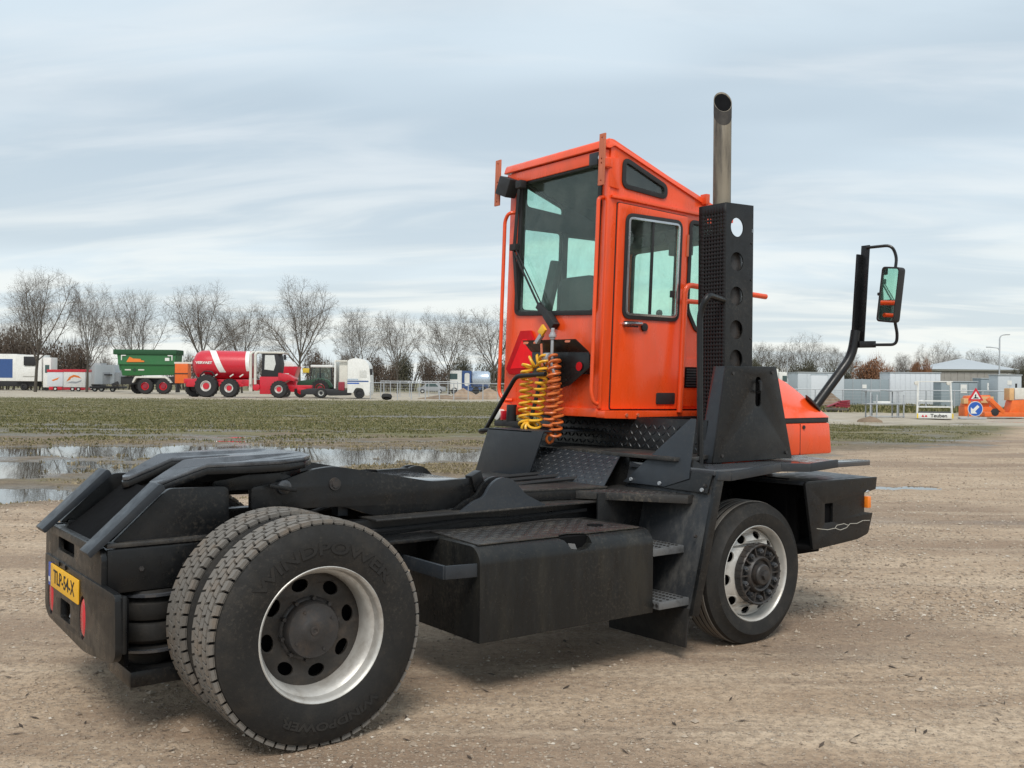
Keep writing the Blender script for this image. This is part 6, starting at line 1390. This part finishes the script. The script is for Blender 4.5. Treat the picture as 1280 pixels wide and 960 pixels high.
B(MB().cyl((W0-.05, 0, 1.82), .1, -.05, .05, 14), 'corner_roller', p_beige, o, .01); B(MB().cyl((W1-.2, 0, 1.82), .1, -.05, .05, 14), 'corner_roller', p_beige, o, .01); B(MB().lathe((-.55, .1, .78), [(.18, -.02), (.21, 0), (.18, .02), (.18, -.02)], 20), 'hose_ring', m_galv, o, 0)
# road works signs
o = at('road_sign', 'red bordered triangle sign over a round blue arrow sign', 'road sign', 23.66, 51)
B(MB().prism(rpoly([(-.40, .95), (.40, .95), (.0, 1.62)], .05, 4), XZb(.0), .02), 'triangle_plate', p_red, o, 0); B(MB().prism(rpoly([(-.245, 1.03), (.245, 1.03), (.0, 1.43)], .02, 3), XZb(-.006), .005), 'triangle_face', m_white, o, 0)
B(MB().prism([(-.16, 1.06), (.15, 1.06), (.10, 1.13), (.04, 1.10), (.0, 1.19), (.03, 1.24), (-.02, 1.28), (-.06, 1.22), (-.04, 1.15), (-.09, 1.10)], XZb(-.010), .003), 'digging_figure', m_ink, o, 0)
B(MB().prism(circ(-.01, .53, .385, 36), XZb(.01), .015), 'disc_rim', m_white, o, 0); B(MB().prism(circ(-.01, .53, .355, 36), XZb(.0), .009), 'blue_disc', p_sblue, o, 0)
ar = [(-.24, -.24), (-.24, .08), (-.13, -.02), (.10, .20), (.20, .10), (-.02, -.13), (.08, -.24)]; B(MB().prism([(x-.01, z+.53) for x, z in ar], XZb(-.006), .005), 'white_arrow', m_white, o, 0)
for x in (-.3, .3): B(MB().bar((x*.3, .05, 1.3), (x, .25, .0), .04, .04), 'stand_leg', m_galv, o, .004)
B(MB().box(-.75, .05, .0, .6, .35, .09), 'foot_plate', m_galv, o, .01)
# orange machine at the right edge
o = at('road_machine', 'orange road machine with raised arms at the right edge', 'construction machine', 26.12, 53)
B(MB().box(-1.05, 0, .08, 1.3, .9, .32), 'base_frame', p_or, o, .02); B(MB().bar((-.75, .1, 1.0), (-.02, .1, .3), .22, .22, (0, 1, 0)), 'lifting_arm', p_or, o, .02); B(MB().bar((-.62, .6, 1.05), (.0, .6, .3), .22, .18, (0, 1, 0)), 'lifting_arm', p_or, o, .02); B(MB().prism(rpoly([(.3, .3), (.45, .95), (1.3, 1.0), (1.3, .3)], .05), XZb(.1), .7), 'engine_housing', p_or, o, .03)
B(MB().box(.3, .1, .95, .55, .7, 1.6), 'water_tank', p_crate, o, .03); B(MB().box(.6, .15, 1.0, 1.3, .7, 1.62), 'pale_tank', p_beige, o, .04); B(MB().cyl((.75, .3, .0), .05, 1.62, 1.85, 10, 2), 'filler', p_dk, o, 0); B(MB().cyl((-.5, -.02, .32), .2, 0, .1, 16), 'wheel_disc', p_dk, o, .01)
o = at('road_machine', 'orange machine part with pale crate half hidden behind the signs', 'construction machine', 26.16, 56)
B(MB().box(-.75, .1, .0, .9, .9, .55), 'body', p_or, o, .03); B(MB().prism([(-.75, .55), (-.55, 1.15), (.75, 1.2), (.7, .55)], XZb(.2), .6), 'hood', p_or, o, .05); B(MB().box(.15, .05, .75, .85, .6, 1.12), 'crate', p_crate, o, .02); B(MB().box(-.8, .1, .7, -.55, .5, 1.0), 'crate', p_crate, o, .02)
